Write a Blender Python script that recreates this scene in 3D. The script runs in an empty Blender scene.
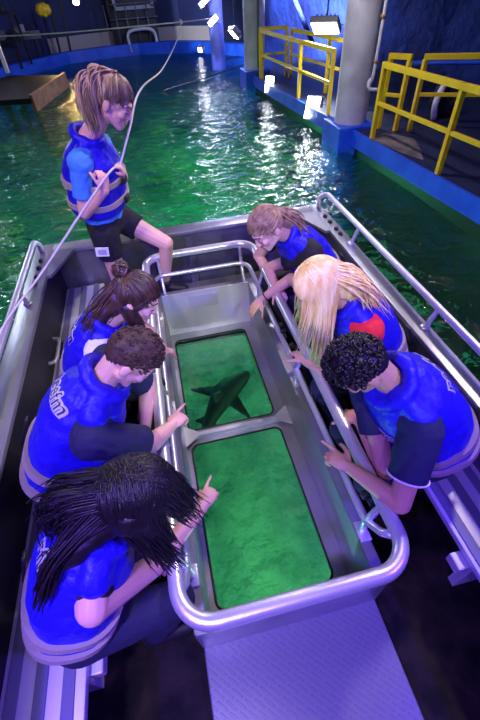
import bpy, bmesh, math, random
from mathutils import Vector as V, Matrix, Quaternion, noise
from mathutils.bvhtree import BVHTree
random.seed(7)
S = bpy.context.scene; COL = S.collection
R = math.radians

# ------------------------------------------------------------------ camera
FPX = 380.0; CH = 2.10
f_ = V(((118-240)/FPX, 380/FPX, -1)).normalized()
d_ = V(((267-240)/FPX, -(731-360)/FPX, -1)).normalized()
Zc = -d_; Yc = (f_ - f_.dot(Zc)*Zc).normalized(); Xc = Yc.cross(Zc)
RC = Matrix((Xc, Yc, Zc))                     # camera -> world
cam = bpy.data.cameras.new('camera'); co = bpy.data.objects.new('camera', cam); COL.objects.link(co)
co.matrix_world = Matrix.Translation((0, 0, CH)) @ RC.to_4x4()
cam.sensor_fit = 'VERTICAL'; cam.sensor_height = 36; cam.lens = 36*FPX/720; cam.clip_start = .02; cam.clip_end = 200
S.camera = co
def W(u, v, z):
    "point of the place at height z seen in direction (u, v)"
    r = RC @ V(((u-240)/FPX, (360-v)/FPX, -1)); t = (z-CH)/r.z
    return V((r.x*t, r.y*t, z))

# ------------------------------------------------------------------ materials
def mat(name, col, rough=.5, metal=0, spec=.5, emit=None, estr=0, bump=None, var=None, coat=0, sheen=0, aniso=0):
    m = bpy.data.materials.new(name); m.use_nodes = True
    nt = m.node_tree; b = nt.nodes['Principled BSDF']
    b.inputs['Base Color'].default_value = (*col, 1); b.inputs['Roughness'].default_value = rough
    b.inputs['Metallic'].default_value = metal; b.inputs['Specular IOR Level'].default_value = spec
    b.inputs['Coat Weight'].default_value = coat; b.inputs['Sheen Weight'].default_value = sheen
    if emit: b.inputs['Emission Color'].default_value = (*emit, 1); b.inputs['Emission Strength'].default_value = estr
    tc = nt.nodes.new('ShaderNodeTexCoord')
    if var:                                      # (colour2, scale, stretch)
        mp = nt.nodes.new('ShaderNodeMapping'); mp.inputs['Scale'].default_value = var[2]
        n = nt.nodes.new('ShaderNodeTexNoise'); n.inputs['Scale'].default_value = var[1]; n.inputs['Detail'].default_value = 5
        cr = nt.nodes.new('ShaderNodeValToRGB'); cr.color_ramp.elements[0].position = .36; cr.color_ramp.elements[1].position = .64
        cr.color_ramp.elements[0].color = (*col, 1); cr.color_ramp.elements[1].color = (*var[0], 1)
        nt.links.new(tc.outputs['Object'], mp.inputs['Vector']); nt.links.new(mp.outputs[0], n.inputs['Vector'])
        nt.links.new(n.outputs['Fac'], cr.inputs['Fac']); nt.links.new(cr.outputs[0], b.inputs['Base Color'])
    if bump:                                     # (scale, strength, distance, stretch)
        mp = nt.nodes.new('ShaderNodeMapping'); mp.inputs['Scale'].default_value = bump[3]
        n = nt.nodes.new('ShaderNodeTexNoise'); n.inputs['Scale'].default_value = bump[0]; n.inputs['Detail'].default_value = 4
        bp = nt.nodes.new('ShaderNodeBump'); bp.inputs['Strength'].default_value = bump[1]; bp.inputs['Distance'].default_value = bump[2]
        nt.links.new(tc.outputs['Object'], mp.inputs['Vector']); nt.links.new(mp.outputs[0], n.inputs['Vector'])
        nt.links.new(n.outputs['Fac'], bp.inputs['Height']); nt.links.new(bp.outputs[0], b.inputs['Normal'])
    return m
O1 = (1, 1, 1)
M = {}
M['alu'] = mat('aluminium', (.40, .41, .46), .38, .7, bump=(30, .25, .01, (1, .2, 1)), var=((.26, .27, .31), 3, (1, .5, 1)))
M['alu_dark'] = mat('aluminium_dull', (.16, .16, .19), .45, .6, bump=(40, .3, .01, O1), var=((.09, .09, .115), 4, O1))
M['tube'] = mat('tube_aluminium', (.70, .71, .76), .34, .7, bump=(60, .15, .004, O1))
M['bench'] = mat('bench_aluminium', (.62, .63, .68), .45, .4)
M['bench_grip'] = mat('bench_grip_strip', (.16, .17, .24), .6, .3)
M['floor'] = mat('dark_deck', (.003, .003, .004), .7, 0, .12, bump=(25, .5, .01, O1), var=((.020, .014, .013), 7, O1))
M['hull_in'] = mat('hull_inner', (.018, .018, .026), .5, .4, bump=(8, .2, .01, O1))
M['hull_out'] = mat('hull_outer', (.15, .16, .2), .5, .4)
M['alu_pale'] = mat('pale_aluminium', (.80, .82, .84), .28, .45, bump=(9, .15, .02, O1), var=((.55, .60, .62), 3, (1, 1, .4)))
M['gasket'] = mat('gasket', (.005, .005, .006), .6)
M['black'] = mat('black_plastic', (.01, .01, .012), .5)
M['vest'] = mat('vest_nylon', (.012, .005, .42), .5, 0, .3, bump=(14, .6, .03, O1), sheen=.0)
M['vest_dark'] = mat('vest_lining', (.005, .006, .02), .8)
M['strap'] = mat('grey_webbing', (.34, .29, .24), .6, bump=(150, .3, .003, O1))
M['letter'] = mat('lettering', (.02, .02, .04), .5)
M['letter_edge'] = mat('lettering_edge', (.42, .42, .48), .5)
M['navy'] = mat('navy_cotton', (.008, .010, .05), .85, bump=(14, .5, .03, O1))
M['black_cloth'] = mat('black_cloth', (.006, .006, .009), .85, bump=(14, .5, .02, O1))
M['white_cloth'] = mat('white_cotton', (.72, .70, .78), .85, bump=(14, .5, .02, O1))
M['sky_cloth'] = mat('light_blue_cotton', (.05, .24, .62), .8, bump=(14, .5, .02, O1))
M['red_cloth'] = mat('red_cotton', (.65, .01, .03), .8, bump=(14, .5, .02, O1))
M['denim'] = mat('dark_blue_denim', (.006, .008, .035), .85, bump=(40, .4, .01, O1))
M['shoe'] = mat('dark_shoe', (.01, .01, .015), .6)
M['skin'] = mat('skin_light', (.66, .37, .29), .5, 0, .4, bump=(90, .1, .003, O1))
M['skin_tan'] = mat('skin_tan', (.50, .26, .17), .5, 0, .4, bump=(90, .1, .003, O1))
for k in ('skin', 'skin_tan'):
    b = M[k].node_tree.nodes['Principled BSDF']; b.inputs['Subsurface Weight'].default_value = .08; b.inputs['Subsurface Radius'].default_value = (.02, .008, .004); b.inputs['Subsurface Scale'].default_value = .5
M['lip'] = mat('lips', (.45, .13, .13), .4)
M['eye'] = mat('eyeball', (.7, .7, .72), .2)
M['lash'] = mat('lashes', (.02, .012, .01), .6)
M['hair_ash'] = mat('ash_blonde_hair', (.24, .15, .08), .5, 0, .3, var=((.58, .42, .27), 26, (1, 1, .25)), bump=(120, .4, .004, (1, 1, .2)))
M['hair_ash_root'] = mat('brown_root_hair', (.085, .05, .035), .42, 0, .5, var=((.20, .13, .09), 30, (1, 1, .3)), bump=(120, .4, .004, (1, 1, .2)))
M['hair_brown'] = mat('dark_brown_hair', (.022, .010, .008), .38, 0, .5, var=((.075, .036, .022), 30, (1, 1, .3)), bump=(120, .4, .004, O1))
M['hair_light'] = mat('light_brown_hair', (.17, .09, .055), .42, 0, .5, var=((.34, .21, .14), 30, (1, .3, 1)), bump=(120, .4, .004, O1))
M['hair_short'] = mat('short_brown_hair', (.030, .014, .012), .55, 0, .3, var=((.065, .032, .026), 60, O1), bump=(160, .6, .004, O1))
M['hair_black'] = mat('black_hair', (.007, .004, .006), .42, 0, .4, bump=(120, .4, .004, O1))
M['hair_blonde'] = mat('blonde_hair', (.72, .46, .14), .45, 0, .3, var=((.92, .74, .38), 26, (1, 1, .2)), bump=(120, .4, .004, (1, 1, .2)))
M['rope'] = mat('rope_fibre', (.62, .60, .55), .8, bump=(200, .6, .004, O1))
M['yellow'] = mat('yellow_paint', (.92, .66, .01), .4, bump=(30, .1, .005, O1), var=((.85, .58, .01), 5, O1))
M['blue_edge'] = mat('blue_paint', (.01, .07, .62), .45, var=((.02, .12, .75), 3, O1), bump=(10, .2, .01, O1))
M['deck'] = mat('walkway_deck', (.010, .014, .045), .6, var=((.022, .026, .07), 2.5, O1), bump=(20, .4, .01, O1))
M['sand'] = mat('worn_concrete', (.25, .2, .17), .8, var=((.1, .08, .08), 6, O1))
M['concrete'] = mat('pillar_concrete', (.60, .57, .62), .75, var=((.42, .38, .42), 3, (1, 1, 1)), bump=(16, .3, .01, (1, 1, 3)))
M['wall_navy'] = mat('navy_wall', (.012, .018, .08), .7, var=((.02, .03, .12), 1.2, O1), bump=(3, .4, .05, O1))
M['rock_blue'] = mat('blue_rendered_wall', (.003, .010, .12), .8, var=((.012, .045, .30), .7, (1, 1, 1)), bump=(2.2, .9, .2, O1))
M['cream'] = mat('cream_skirting', (.42, .38, .36), .7)
M['metal_grey'] = mat('lamp_housing', (.25, .25, .28), .45, .6)
M['pvc'] = mat('white_pipe', (.75, .72, .78), .4)
M['wood'] = mat('jetty_timber', (.42, .20, .09), .6, var=((.28, .12, .05), 6, (.3, 1, 1)), bump=(20, .4, .01, (.3, 1, 1)))
M['dark_frame'] = mat('dark_steel', (.03, .03, .04), .5, .4)
M['grey_panel'] = mat('grey_panel', (.35, .36, .42), .6)
M['rockfloor'] = mat('tank_bed', (.05, .20, .13), .9, var=((.17, .42, .24), 1.5, O1), bump=(2.5, 1, .3, O1))
M['coral'] = mat('coral_rock', (.10, .26, .10), .9, var=((.42, .50, .16), 6, O1), bump=(6, 1, .1, O1))
M['shark'] = mat('shark_skin', (.006, .014, .014), .6, bump=(30, .2, .01, O1))
M['orange'] = mat('rusty_orange', (.5, .2, .06), .7)
def lampmat(n, c, s): return mat(n, (0, 0, 0), 1, emit=c, estr=s)
M['lamp_white'] = lampmat('lamp_glow', (.86, .92, 1), 26)
M['lamp_blue'] = lampmat('blue_tube_glow', (.45, .45, 1), 9)
# tread plate
def tread():
    m = mat('tread_plate', (.20, .20, .27), .36, .5); nt = m.node_tree; b = nt.nodes['Principled BSDF']
    tc = nt.nodes.new('ShaderNodeTexCoord'); mp = nt.nodes.new('ShaderNodeMapping'); mp.inputs['Rotation'].default_value = (0, 0, R(45)); mp.inputs['Scale'].default_value = (16, 16, 16)
    br = nt.nodes.new('ShaderNodeTexBrick'); br.inputs['Scale'].default_value = 1; br.inputs['Mortar Size'].default_value = .12; br.inputs['Brick Width'].default_value = 1.0; br.inputs['Row Height'].default_value = .35
    br.inputs['Color1'].default_value = (1, 1, 1, 1); br.inputs['Color2'].default_value = (.4, .4, .4, 1); br.inputs['Mortar'].default_value = (0, 0, 0, 1)
    bp = nt.nodes.new('ShaderNodeBump'); bp.inputs['Strength'].default_value = .8; bp.inputs['Distance'].default_value = .05
    nt.links.new(tc.outputs['Object'], mp.inputs['Vector']); nt.links.new(mp.outputs[0], br.inputs['Vector'])
    nt.links.new(br.outputs['Color'], bp.inputs['Height']); nt.links.new(bp.outputs[0], b.inputs['Normal'])
    return m
M['tread'] = tread()
def pane():
    m = bpy.data.materials.new('window_glass'); m.use_nodes = True; nt = m.node_tree; nt.nodes.remove(nt.nodes['Principled BSDF'])
    o = nt.nodes['Material Output']; t = nt.nodes.new('ShaderNodeBsdfTransparent'); t.inputs[0].default_value = (.90, .98, .94, 1)
    g = nt.nodes.new('ShaderNodeBsdfGlossy'); g.inputs['Roughness'].default_value = .06
    fr = nt.nodes.new('ShaderNodeFresnel'); fr.inputs['IOR'].default_value = 1.33; mx = nt.nodes.new('ShaderNodeMixShader')
    nt.links.new(fr.outputs[0], mx.inputs[0]); nt.links.new(t.outputs[0], mx.inputs[1]); nt.links.new(g.outputs[0], mx.inputs[2]); nt.links.new(mx.outputs[0], o.inputs[0])
    return m
M['pane'] = pane()
def water():
    m = bpy.data.materials.new('pool_water'); m.use_nodes = True; nt = m.node_tree; nt.nodes.remove(nt.nodes['Principled BSDF'])
    o = nt.nodes['Material Output']; t = nt.nodes.new('ShaderNodeBsdfRefraction'); t.inputs['Color'].default_value = (.50, .86, .80, 1); t.inputs['IOR'].default_value = 1.33; t.inputs['Roughness'].default_value = .0
    g = nt.nodes.new('ShaderNodeBsdfGlossy'); g.inputs['Roughness'].default_value = .12
    fr = nt.nodes.new('ShaderNodeFresnel'); fr.inputs['IOR'].default_value = 1.33; mx = nt.nodes.new('ShaderNodeMixShader')
    tc = nt.nodes.new('ShaderNodeTexCoord'); mp = nt.nodes.new('ShaderNodeMapping'); mp.inputs['Scale'].default_value = (1, 1.5, 1)
    n1 = nt.nodes.new('ShaderNodeTexNoise'); n1.inputs['Scale'].default_value = 2.6; n1.inputs['Detail'].default_value = 4; n1.inputs['Distortion'].default_value = .8
    bp = nt.nodes.new('ShaderNodeBump'); bp.inputs['Strength'].default_value = 1; bp.inputs['Distance'].default_value = .14
    nt.links.new(tc.outputs['Object'], mp.inputs[0]); nt.links.new(mp.outputs[0], n1.inputs['Vector']); nt.links.new(n1.outputs['Fac'], bp.inputs['Height'])
    for s in (t, g, fr): nt.links.new(bp.outputs[0], s.inputs['Normal'])
    nt.links.new(fr.outputs[0], mx.inputs[0]); nt.links.new(t.outputs[0], mx.inputs[1]); nt.links.new(g.outputs[0], mx.inputs[2]); nt.links.new(mx.outputs[0], o.inputs[0])
    return m
M['water'] = water()

# ------------------------------------------------------------------ mesh helpers
def link(name, bm, m, parent=None, smooth=True, auto=None):
    me = bpy.data.meshes.new(name); bmesh.ops.recalc_face_normals(bm, faces=bm.faces); bm.to_mesh(me); bm.free()
    o = bpy.data.objects.new(name, me); COL.objects.link(o)
    for x in (m if isinstance(m, (list, tuple)) else [m]): me.materials.append(M[x] if isinstance(x, str) else x)
    for p in me.polygons: p.use_smooth = smooth
    if smooth and auto: me.set_sharp_from_angle(angle=R(auto))
    if parent:
        bpy.context.view_layer.update()
        o.parent = parent; o.matrix_parent_inverse = parent.matrix_world.inverted()
    return o
def thing(name, loc, label, cat, group=None):
    o = bpy.data.objects.new(name, None); COL.objects.link(o); o.location = loc; o.empty_display_size = .1
    tag(o, label, cat, group); bpy.context.view_layer.update(); return o
def tag(o, label=None, cat=None, group=None, kind=None):
    if label: o['label'] = label
    if cat: o['category'] = cat
    if group: o['group'] = group
    if kind: o['kind'] = kind
    return o
def box(bm, c, s, rot=None, bev=0):
    r = bmesh.ops.create_cube(bm, size=1); vs = r['verts']
    mt = Matrix.Translation(c) @ (rot.to_4x4() if rot else Matrix.Identity(4)) @ Matrix.Diagonal((*s, 1))
    bmesh.ops.transform(bm, matrix=mt, verts=vs)
    if bev:
        es = list({e for v in vs for e in v.link_edges}); bmesh.ops.bevel(bm, geom=es, offset=bev, segments=2, affect='EDGES', profile=.5)
def bx(bm, x0, x1, y0, y1, z0, z1, bev=0): box(bm, ((x0+x1)/2, (y0+y1)/2, (z0+z1)/2), (abs(x1-x0), abs(y1-y0), abs(z1-z0)), bev=bev)
def frame_of(t, up=None):
    t = t.normalized(); up = up or (V((0, 0, 1)) if abs(t.z) < .95 else V((1, 0, 0)))
    a = up.cross(t).normalized(); return a, t.cross(a)
def tube(bm, pts, r, n=10, closed=False, cap=True):
    pts = [V(p) for p in pts]; L = len(pts); rings = []; a0 = None
    for i, p in enumerate(pts):
        if closed: t = pts[(i+1) % L]-pts[i-1]
        else: t = pts[min(i+1, L-1)]-pts[max(i-1, 0)]
        t.normalize()
        if a0 is None: a0, b = frame_of(t)
        else: a0 = (a0-t*a0.dot(t)).normalized(); b = t.cross(a0)
        rr = r[i] if isinstance(r, (list, tuple)) else r
        rings.append([bm.verts.new(p+(a0*math.cos(k*2*math.pi/n)+b*math.sin(k*2*math.pi/n))*rr) for k in range(n)])
    for i in range(L if closed else L-1):
        A, B = rings[i], rings[(i+1) % L]
        for k in range(n): bm.faces.new((A[k], A[(k+1) % n], B[(k+1) % n], B[k]))
    if cap and not closed: bm.faces.new(rings[0]); bm.faces.new(rings[-1])
def arc(c, r, a0, a1, n, ax=V((1, 0, 0)), ay=V((0, 1, 0))):
    return [V(c)+(ax*math.cos(a0+(a1-a0)*i/n)+ay*math.sin(a0+(a1-a0)*i/n))*r for i in range(n+1)]
def rrect(x0, x1, y0, y1, r, z, n=6):
    p = []
    for (cx, cy, a) in ((x1-r, y1-r, 0), (x0+r, y1-r, 90), (x0+r, y0+r, 180), (x1-r, y0+r, 270)): p += arc((cx, cy, z), r, R(a), R(a+90), n)
    return p
def plate_holes(outer, holes, z, th):
    "flat plate with holes, from a filled 2D curve"
    cu = bpy.data.curves.new('c', 'CURVE'); cu.dimensions = '2D'; cu.fill_mode = 'BOTH'; cu.extrude = th/2
    for pl in [outer]+holes:
        sp = cu.splines.new('POLY'); sp.points.add(len(pl)-1); sp.use_cyclic_u = True
        for i, p in enumerate(pl): sp.points[i].co = (p[0], p[1], 0, 1)
    o = bpy.data.objects.new('c', cu); COL.objects.link(o); bpy.context.view_layer.update()
    me = bpy.data.meshes.new_from_object(o.evaluated_get(bpy.context.evaluated_depsgraph_get()))
    bm = bmesh.new(); bm.from_mesh(me); bmesh.ops.translate(bm, vec=(0, 0, z), verts=bm.verts)
    bmesh.ops.remove_doubles(bm, verts=bm.verts, dist=1e-5)
    bpy.data.objects.remove(o); bpy.data.curves.remove(cu); bpy.data.meshes.remove(me); return bm
def ellip(bm, c, rad, basis=None, seg=14, rings=10):
    r = bmesh.ops.create_uvsphere(bm, u_segments=seg, v_segments=rings, radius=1)
    m = Matrix.Translation(c) @ ((basis.to_4x4()) if basis else Matrix.Identity(4)) @ Matrix.Diagonal((*rad, 1))
    bmesh.ops.transform(bm, matrix=m, verts=r['verts'])
def cap(bm, p0, p1, r0, r1, n=12):
    "tapered capsule, closed"
    p0, p1 = V(p0), V(p1); d = p1-p0
    if d.length < 1e-5: ellip(bm, p0, (r0,)*3); return
    t = d.normalized(); P = []; rr = []
    for i in range(5): a = math.pi/2*(1-i/4)*.98; P.append(p0-t*r0*math.sin(a)); rr.append(r0*math.cos(a))
    for i in range(5): a = math.pi/2*(i/4)*.98; P.append(p1+t*r1*math.sin(a)); rr.append(r1*math.cos(a))
    tube(bm, P, rr, n)
def loft(bm, secs, n=24, exp=2.0):
    "secs: (centre, side vec, front vec, half width, half depth)"
    rings = []
    for c, s, f, w, d in secs:
        ring = []
        for k in range(n):
            a = 2*math.pi*k/n; ca, sa = math.cos(a), math.sin(a)
            x = math.copysign(abs(ca)**(2/exp), ca)*w; y = math.copysign(abs(sa)**(2/exp), sa)*d
            ring.append(bm.verts.new(c+s*x+f*y))
        rings.append(ring)
    for A, B in zip(rings, rings[1:]):
        for k in range(n): bm.faces.new((A[k], A[(k+1) % n], B[(k+1) % n], B[k]))
    bm.faces.new(rings[0]); bm.faces.new(rings[-1])
def voxel(bm, name, m, parent, size=.006, smooth=4, fac=.5, disp=0):
    bmesh.ops.recalc_face_normals(bm, faces=bm.faces); bmesh.ops.triangulate(bm, faces=bm.faces)
    for _ in range(4):
        es = [e for e in bm.edges if e.calc_length() > size*3]
        if not es: break
        bmesh.ops.subdivide_edges(bm, edges=es, cuts=1); bmesh.ops.triangulate(bm, faces=bm.faces)
    me = bpy.data.meshes.new(name); bm.to_mesh(me); bm.free()
    o = bpy.data.objects.new(name, me); COL.objects.link(o)
    r = o.modifiers.new('r', 'REMESH'); r.mode = 'VOXEL'; r.voxel_size = size; r.adaptivity = 0
    s = o.modifiers.new('s', 'SMOOTH'); s.factor = fac; s.iterations = smooth
    bpy.context.view_layer.update()
    m2 = bpy.data.meshes.new_from_object(o.evaluated_get(bpy.context.evaluated_depsgraph_get()))
    o.modifiers.clear(); o.data = m2; m2.name = name; bpy.data.meshes.remove(me)
    m2.materials.clear(); m2.materials.append(M[m])
    for p in m2.polygons: p.use_smooth = True
    if disp:
        nn = [v.normal.copy() for v in m2.vertices]
        for v, q in zip(m2.vertices, nn): v.co += q*disp*(noise.noise(v.co*11)+.6*noise.noise(v.co*27))
    if parent: o.parent = parent; o.matrix_parent_inverse = parent.matrix_world.inverted()
    return o
def bez(a, b, c, t): return a*(1-t)**2+b*2*t*(1-t)+c*t*t
def spline(pts, n=8):
    "Catmull-Rom through points"
    P = [V(p) for p in pts]; P = [P[0]*2-P[1]]+P+[P[-1]*2-P[-2]]; out = []
    for i in range(1, len(P)-2):
        for k in range(n):
            t = k/n; p0, p1, p2, p3 = P[i-1:i+3]
            out.append(.5*((2*p1)+(p2-p0)*t+(2*p0-5*p1+4*p2-p3)*t*t+(3*p1-p0-3*p2+p3)*t**3))
    out.append(P[-2]); return out

# ------------------------------------------------------------------ people
class Head:
    def __init__(s, c, f, up):
        s.c = V(c); s.f = V(f).normalized(); u = V(up); s.u = (u-s.f*u.dot(s.f)).normalized(); s.l = s.u.cross(s.f)
        s.B = Matrix((s.l, s.f, s.u)).transposed()          # local (left, front, up) -> world
    def p(s, l, f, u): return s.c+s.l*l+s.f*f+s.u*u
    def scalp(s, d, k=1.0):
        "point of the skull surface in local direction d"
        d = V(d).normalized(); a = V((.077, .098, .100)); q = 1/math.sqrt(sum((d[i]/a[i])**2 for i in range(3)))
        return s.p(*(V((0, -.006, .022))+d*q*k))
def build_head(bm, h, nk):
    ellip(bm, h.p(0, -.010, .022), (.075, .094, .096), h.B, 20, 14)
    ellip(bm, h.p(0, .030, -.035), (.058, .062, .078), h.B)
    ellip(bm, h.p(0, .060, -.092), (.030, .028, .026), h.B)          # chin
    for sx in (-1, 1):
        cap(bm, h.p(sx*.055, .0, -.055), h.p(sx*.018, .066, -.097), .020, .018)   # jaw
        ellip(bm, h.p(sx*.036, .066, -.028), (.024, .022, .022), h.B)   # cheek
        cap(bm, h.p(sx*.010, .086, .024), h.p(sx*.046, .070, .022), .011, .010)   # brow
        ellip(bm, h.p(sx*.079, -.012, -.014), (.009, .020, .033), h.B)  # ear
        ellip(bm, h.p(sx*.010, .097, -.038), (.009, .009, .008), h.B)   # nostril
        ellip(bm, h.p(sx*.030, .077, .002), (.015, .011, .010), h.B)    # lid
    cap(bm, h.p(0, .086, .012), h.p(0, .103, -.032), .008, .0105)
    cap(bm, h.p(-.018, .080, -.066), h.p(.018, .080, -.066), .011, .011)
    cap(bm, nk, h.p(0, -.028, -.05), .056, .050)
def head_parts(h, par, lips=True):
    bm = bmesh.new(); cap(bm, h.p(-.020, .088, -.063), h.p(.020, .088, -.063), .004, .004); cap(bm, h.p(-.014, .088, -.071), h.p(.014, .088, -.071), .0055, .0055)
    link('lips', bm, 'lip', par)
    for sx in (-1, 1):
        bm = bmesh.new(); ellip(bm, h.p(sx*.030, .081, -.001), (.0105, .0085, .0045), h.B); link('eye', bm, 'eye', par)
        bm = bmesh.new(); tube(bm, [h.p(sx*(.030+.014*math.cos(a)), .091-abs(math.cos(a))*.008, -.001-.005*math.sin(a)) for a in [math.pi*i/6 for i in range(7)]], .0018, 5); link('eyelashes', bm, 'lash', par)
        bm = bmesh.new(); tube(bm, spline([h.p(sx*.012, .096, .022), h.p(sx*.032, .091, .029), h.p(sx*.05, .074, .024)], 4), [.003]*4+[.0026]*4+[.0015], 6); link('eyebrow', bm, 'lash', par)
def hand(bm, w, d, back, thumb, curl=.35, point=False, sc=1.0):
    "w wrist, d along the palm, back of hand direction, thumb side; five separate fingers"
    d = V(d).normalized(); back = V(back); back = (back-d*back.dot(d)).normalized(); th = d.cross(back)
    if th.dot(V(thumb)) < 0: th = -th
    w = V(w); B = Matrix((th, d, back)).transposed()
    ellip(bm, w+d*.045*sc, (.038*sc, .052*sc, .017*sc), B); ellip(bm, w+d*.065*sc, (.037*sc, .03*sc, .014*sc), B)
    cap(bm, w-d*.01, w+d*.03*sc, .024*sc, .024*sc)
    Ls = [(.027, .045, .026, .021), (.009, .049, .030, .023), (-.010, .046, .027, .022), (-.028, .036, .021, .019)]
    for i, (o, a, b2, c) in enumerate(Ls):
        p = w+d*(.080-(.008 if i == 3 else 0))*sc+th*o*sc; cu = curl*(1+.15*i)
        if point: cu = .04 if i == 0 else 1.25
        ang = cu*.6; r = .0092*sc
        for L in (a, b2, c):
            dr = (d*math.cos(ang)-back*math.sin(ang)+th*(o*1.6)).normalized(); q = p+dr*L*sc*.82
            cap(bm, p, q, r, r*.9, 8); p = q; r *= .9; ang += cu*1.1
    p = w+d*.022*sc+th*.026*sc; dr = (d*.65+th*.75-back*.15).normalized() if curl < .8 else (d*.85+th*.40-back*.5).normalized()
    for L, r in ((.042, .0125), (.032, .0105), (.025, .0095)):
        q = p+dr*L*sc; cap(bm, p, q, r*sc, r*.92*sc, 8); p = q; dr = (dr+d*.35-back*(.25+.3*curl)).normalized()
def person(sp):
    """sp: joints in world space. returns dict with root, head, torso(t) and the vest mesh"""
    P, N = V(sp['P']), V(sp['N']); hd = Head(*sp['head']); J = {k: V(v) for k, v in sp['J'].items()}
    root = thing('person', (P.x, P.y, sp.get('z0', 0)), sp['label'], 'person'); sk = sp.get('skin', 'skin'); k = sp.get('k', 1.0)
    sS = (J['shL']-J['shR']).normalized(); sH = (J['hipL']-J['hipR']).normalized()
    b0 = sH.cross((N-P).normalized()); ctl = (P+N)/2 - b0*sp.get('hump', .05)
    def tor(t):
        c = bez(P, ctl, N, t); tg = ((ctl-P)*(1-t)+(N-ctl)*t).normalized(); s = sH.lerp(sS, min(1, max(0, t))).normalized(); s = (s-tg*s.dot(tg)).normalized()
        return c, s, s.cross(tg), tg
    def secs(rows): 
        o = []
        for t, w, d, fo in rows:
            c, s, f, tg = tor(min(max(t, 0), 1)); c = c+tg*(t-min(max(t, 0), 1))*.6+f*fo; o.append((c, s, f, w*k, d*k))
        return o
    # body
    bm = bmesh.new()
    loft(bm, secs([(-.14, .10, .08, 0), (-.05, .155, .11, 0), (.1, .155, .11, 0), (.35, .130, .095, 0), (.6, .150, .11, .01), (.8, .155, .105, .01), (.93, .12, .08, .0), (1.0, .06, .055, 0)]))
    build_head(bm, hd, N)
    for sd in 'LR':
        sh, el, wr = J['sh'+sd], J['el'+sd], J['wr'+sd]; hp, kn, an = J['hip'+sd], J['kn'+sd], J['an'+sd]
        cap(bm, tor(.9)[0], sh, .055*k, .052*k); cap(bm, sh, el, .050*k, .040*k)
        m_ = el.lerp(wr, .35); cap(bm, el, m_, .039*k, .038*k); cap(bm, m_, wr, .038*k, .0255*k)
        H_ = sp['hand'+sd]; hand(bm, wr, H_[0], H_[1], H_[2], *(H_[3:] if len(H_) > 3 else ()), sc=.97*k)
        cap(bm, hp, kn, .082*k, .056*k); q = kn.lerp(an, .35); cap(bm, kn, q, .054*k, .054*k); cap(bm, q, an, .053*k, .036*k)
        ft = V(sp.get('foot'+sd, sp['fwd'])).normalized(); cap(bm, an-V((0, 0, .035)), an+ft*.14-V((0, 0, .045)), .034, .026)
    voxel(bm, 'body', sk, root, .0052, 3)
    head_parts(hd, root)
    # feet
    for sd in 'LR':
        an = J['an'+sd]; ft = V(sp.get('foot'+sd, sp['fwd'])); ft.z = 0; ft.normalize(); bm = bmesh.new()
        cap(bm, an-V((0, 0, .035))-ft*.03, an+ft*.15-V((0, 0, .05)), .045, .036); cap(bm, an+V((0, 0, .01)), an-V((0, 0, .03)), .046, .046)
        voxel(bm, 'shoe', sp.get('shoe', 'shoe'), root, .008, 3)
    # trousers / shorts
    bm = bmesh.new(); e = .014
    loft(bm, secs([(-.16, .10, .09, 0), (-.07, .172, .125, 0), (.08, .172, .125, 0), (.2, .152, .113, 0)]))
    for sd in 'LR':
        hp, kn, an = J['hip'+sd], J['kn'+sd], J['an'+sd]; lg = sp.get('leg', 1.0)
        if lg <= .6: ellip(bm, hp, (.104*k,)*3); tube(bm, [hp, hp.lerp(kn, lg)], [.104*k, .094*k], 20)
        else: cap(bm, hp, kn, .098*k, .073*k); cap(bm, kn, kn.lerp(an, lg-.1), .070*k, .056*k)
    voxel(bm, sp.get('legname', 'trousers'), sp['legs'], root, .009, 5, disp=.004)
    # shirt with sleeves
    bm = bmesh.new()
    loft(bm, secs([(.05, .172, .125, 0), (.2, .16, .12, 0), (.4, .150, .112, 0), (.62, .165, .122, .01), (.82, .168, .116, .01), (.93, .13, .09, .0), (.97, .07, .065, 0)]))
    for sd in 'LR':
        sh, el = J['sh'+sd], J['el'+sd]; sl = sp.get('sleeve', .6)
        if sl > 0: cap(bm, tor(.86)[0], sh, .074*k, .076*k); sr_ = sp.get('slr', 1.0)*k; ellip(bm, sh, (.074*sr_,)*3); tube(bm, [sh, sh.lerp(el, sl*.5), sh.lerp(el, sl)], [.074*sr_, .071*sr_, .068*sr_], 20)
        else: cap(bm, tor(.88)[0], tor(.9)[0].lerp(sh, .75), .064*k, .058*k)
    so = voxel(bm, 'shirt', sp['shirt'], root, .007, 4, disp=.005)
    # life jacket
    bm = bmesh.new(); v = sp.get('vest', 1.0)
    vb = sp.get('vbot', .10); rows = [(vb, .180, .140, 0), (vb+.04, .192, .152, 0), (.3+vb*.3, .192, .155, 0), (.5, .190, .158, .0), (.68, .178, .156, 0), (.80, .160, .142, 0), (.90, .135, .118, .0), (.97, .100, .090, 0), (1.02, .080, .072, 0)]
    loft(bm, secs([(a, w*v, d*v, f) for a, w, d, f in rows]), 32, 2.5)
    c, s, f, tg = tor(.97)
    tube(bm, [c+(s*math.cos(a)*.088+f*math.sin(a)*.085)*k+tg*(.03-.02*math.sin(a)) for a in [2*math.pi*i/24 for i in range(24)]], .026*k, 10, closed=True)
    for sx in (-1, 1): cap(bm, c+s*sx*.07*k, tor(.88)[0]+s*sx*.135*k, .050*k, .050*k)
    vo = voxel(bm, 'life_jacket', 'vest', root, .007, 6, disp=.006)
    # waist straps
    tv = sp.get('bands', (.20, .36))
    for t in tv:
        bm = bmesh.new(); rings = []
        for dt in (-.030, .030):
            for e2 in ((.004, .012) if dt < 0 else (.012, .004)):
                c, s, f, tg = tor(t+dt); rings.append([(c, s, f, (.194*v+e2)*k, (.156*v+e2)*k)])
        order = [rings[0][0], rings[1][0], rings[2][0], rings[3][0]]
        loft(bm, order, 40, 2.5); link('strap', bm, 'strap', vo, auto=40)
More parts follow.
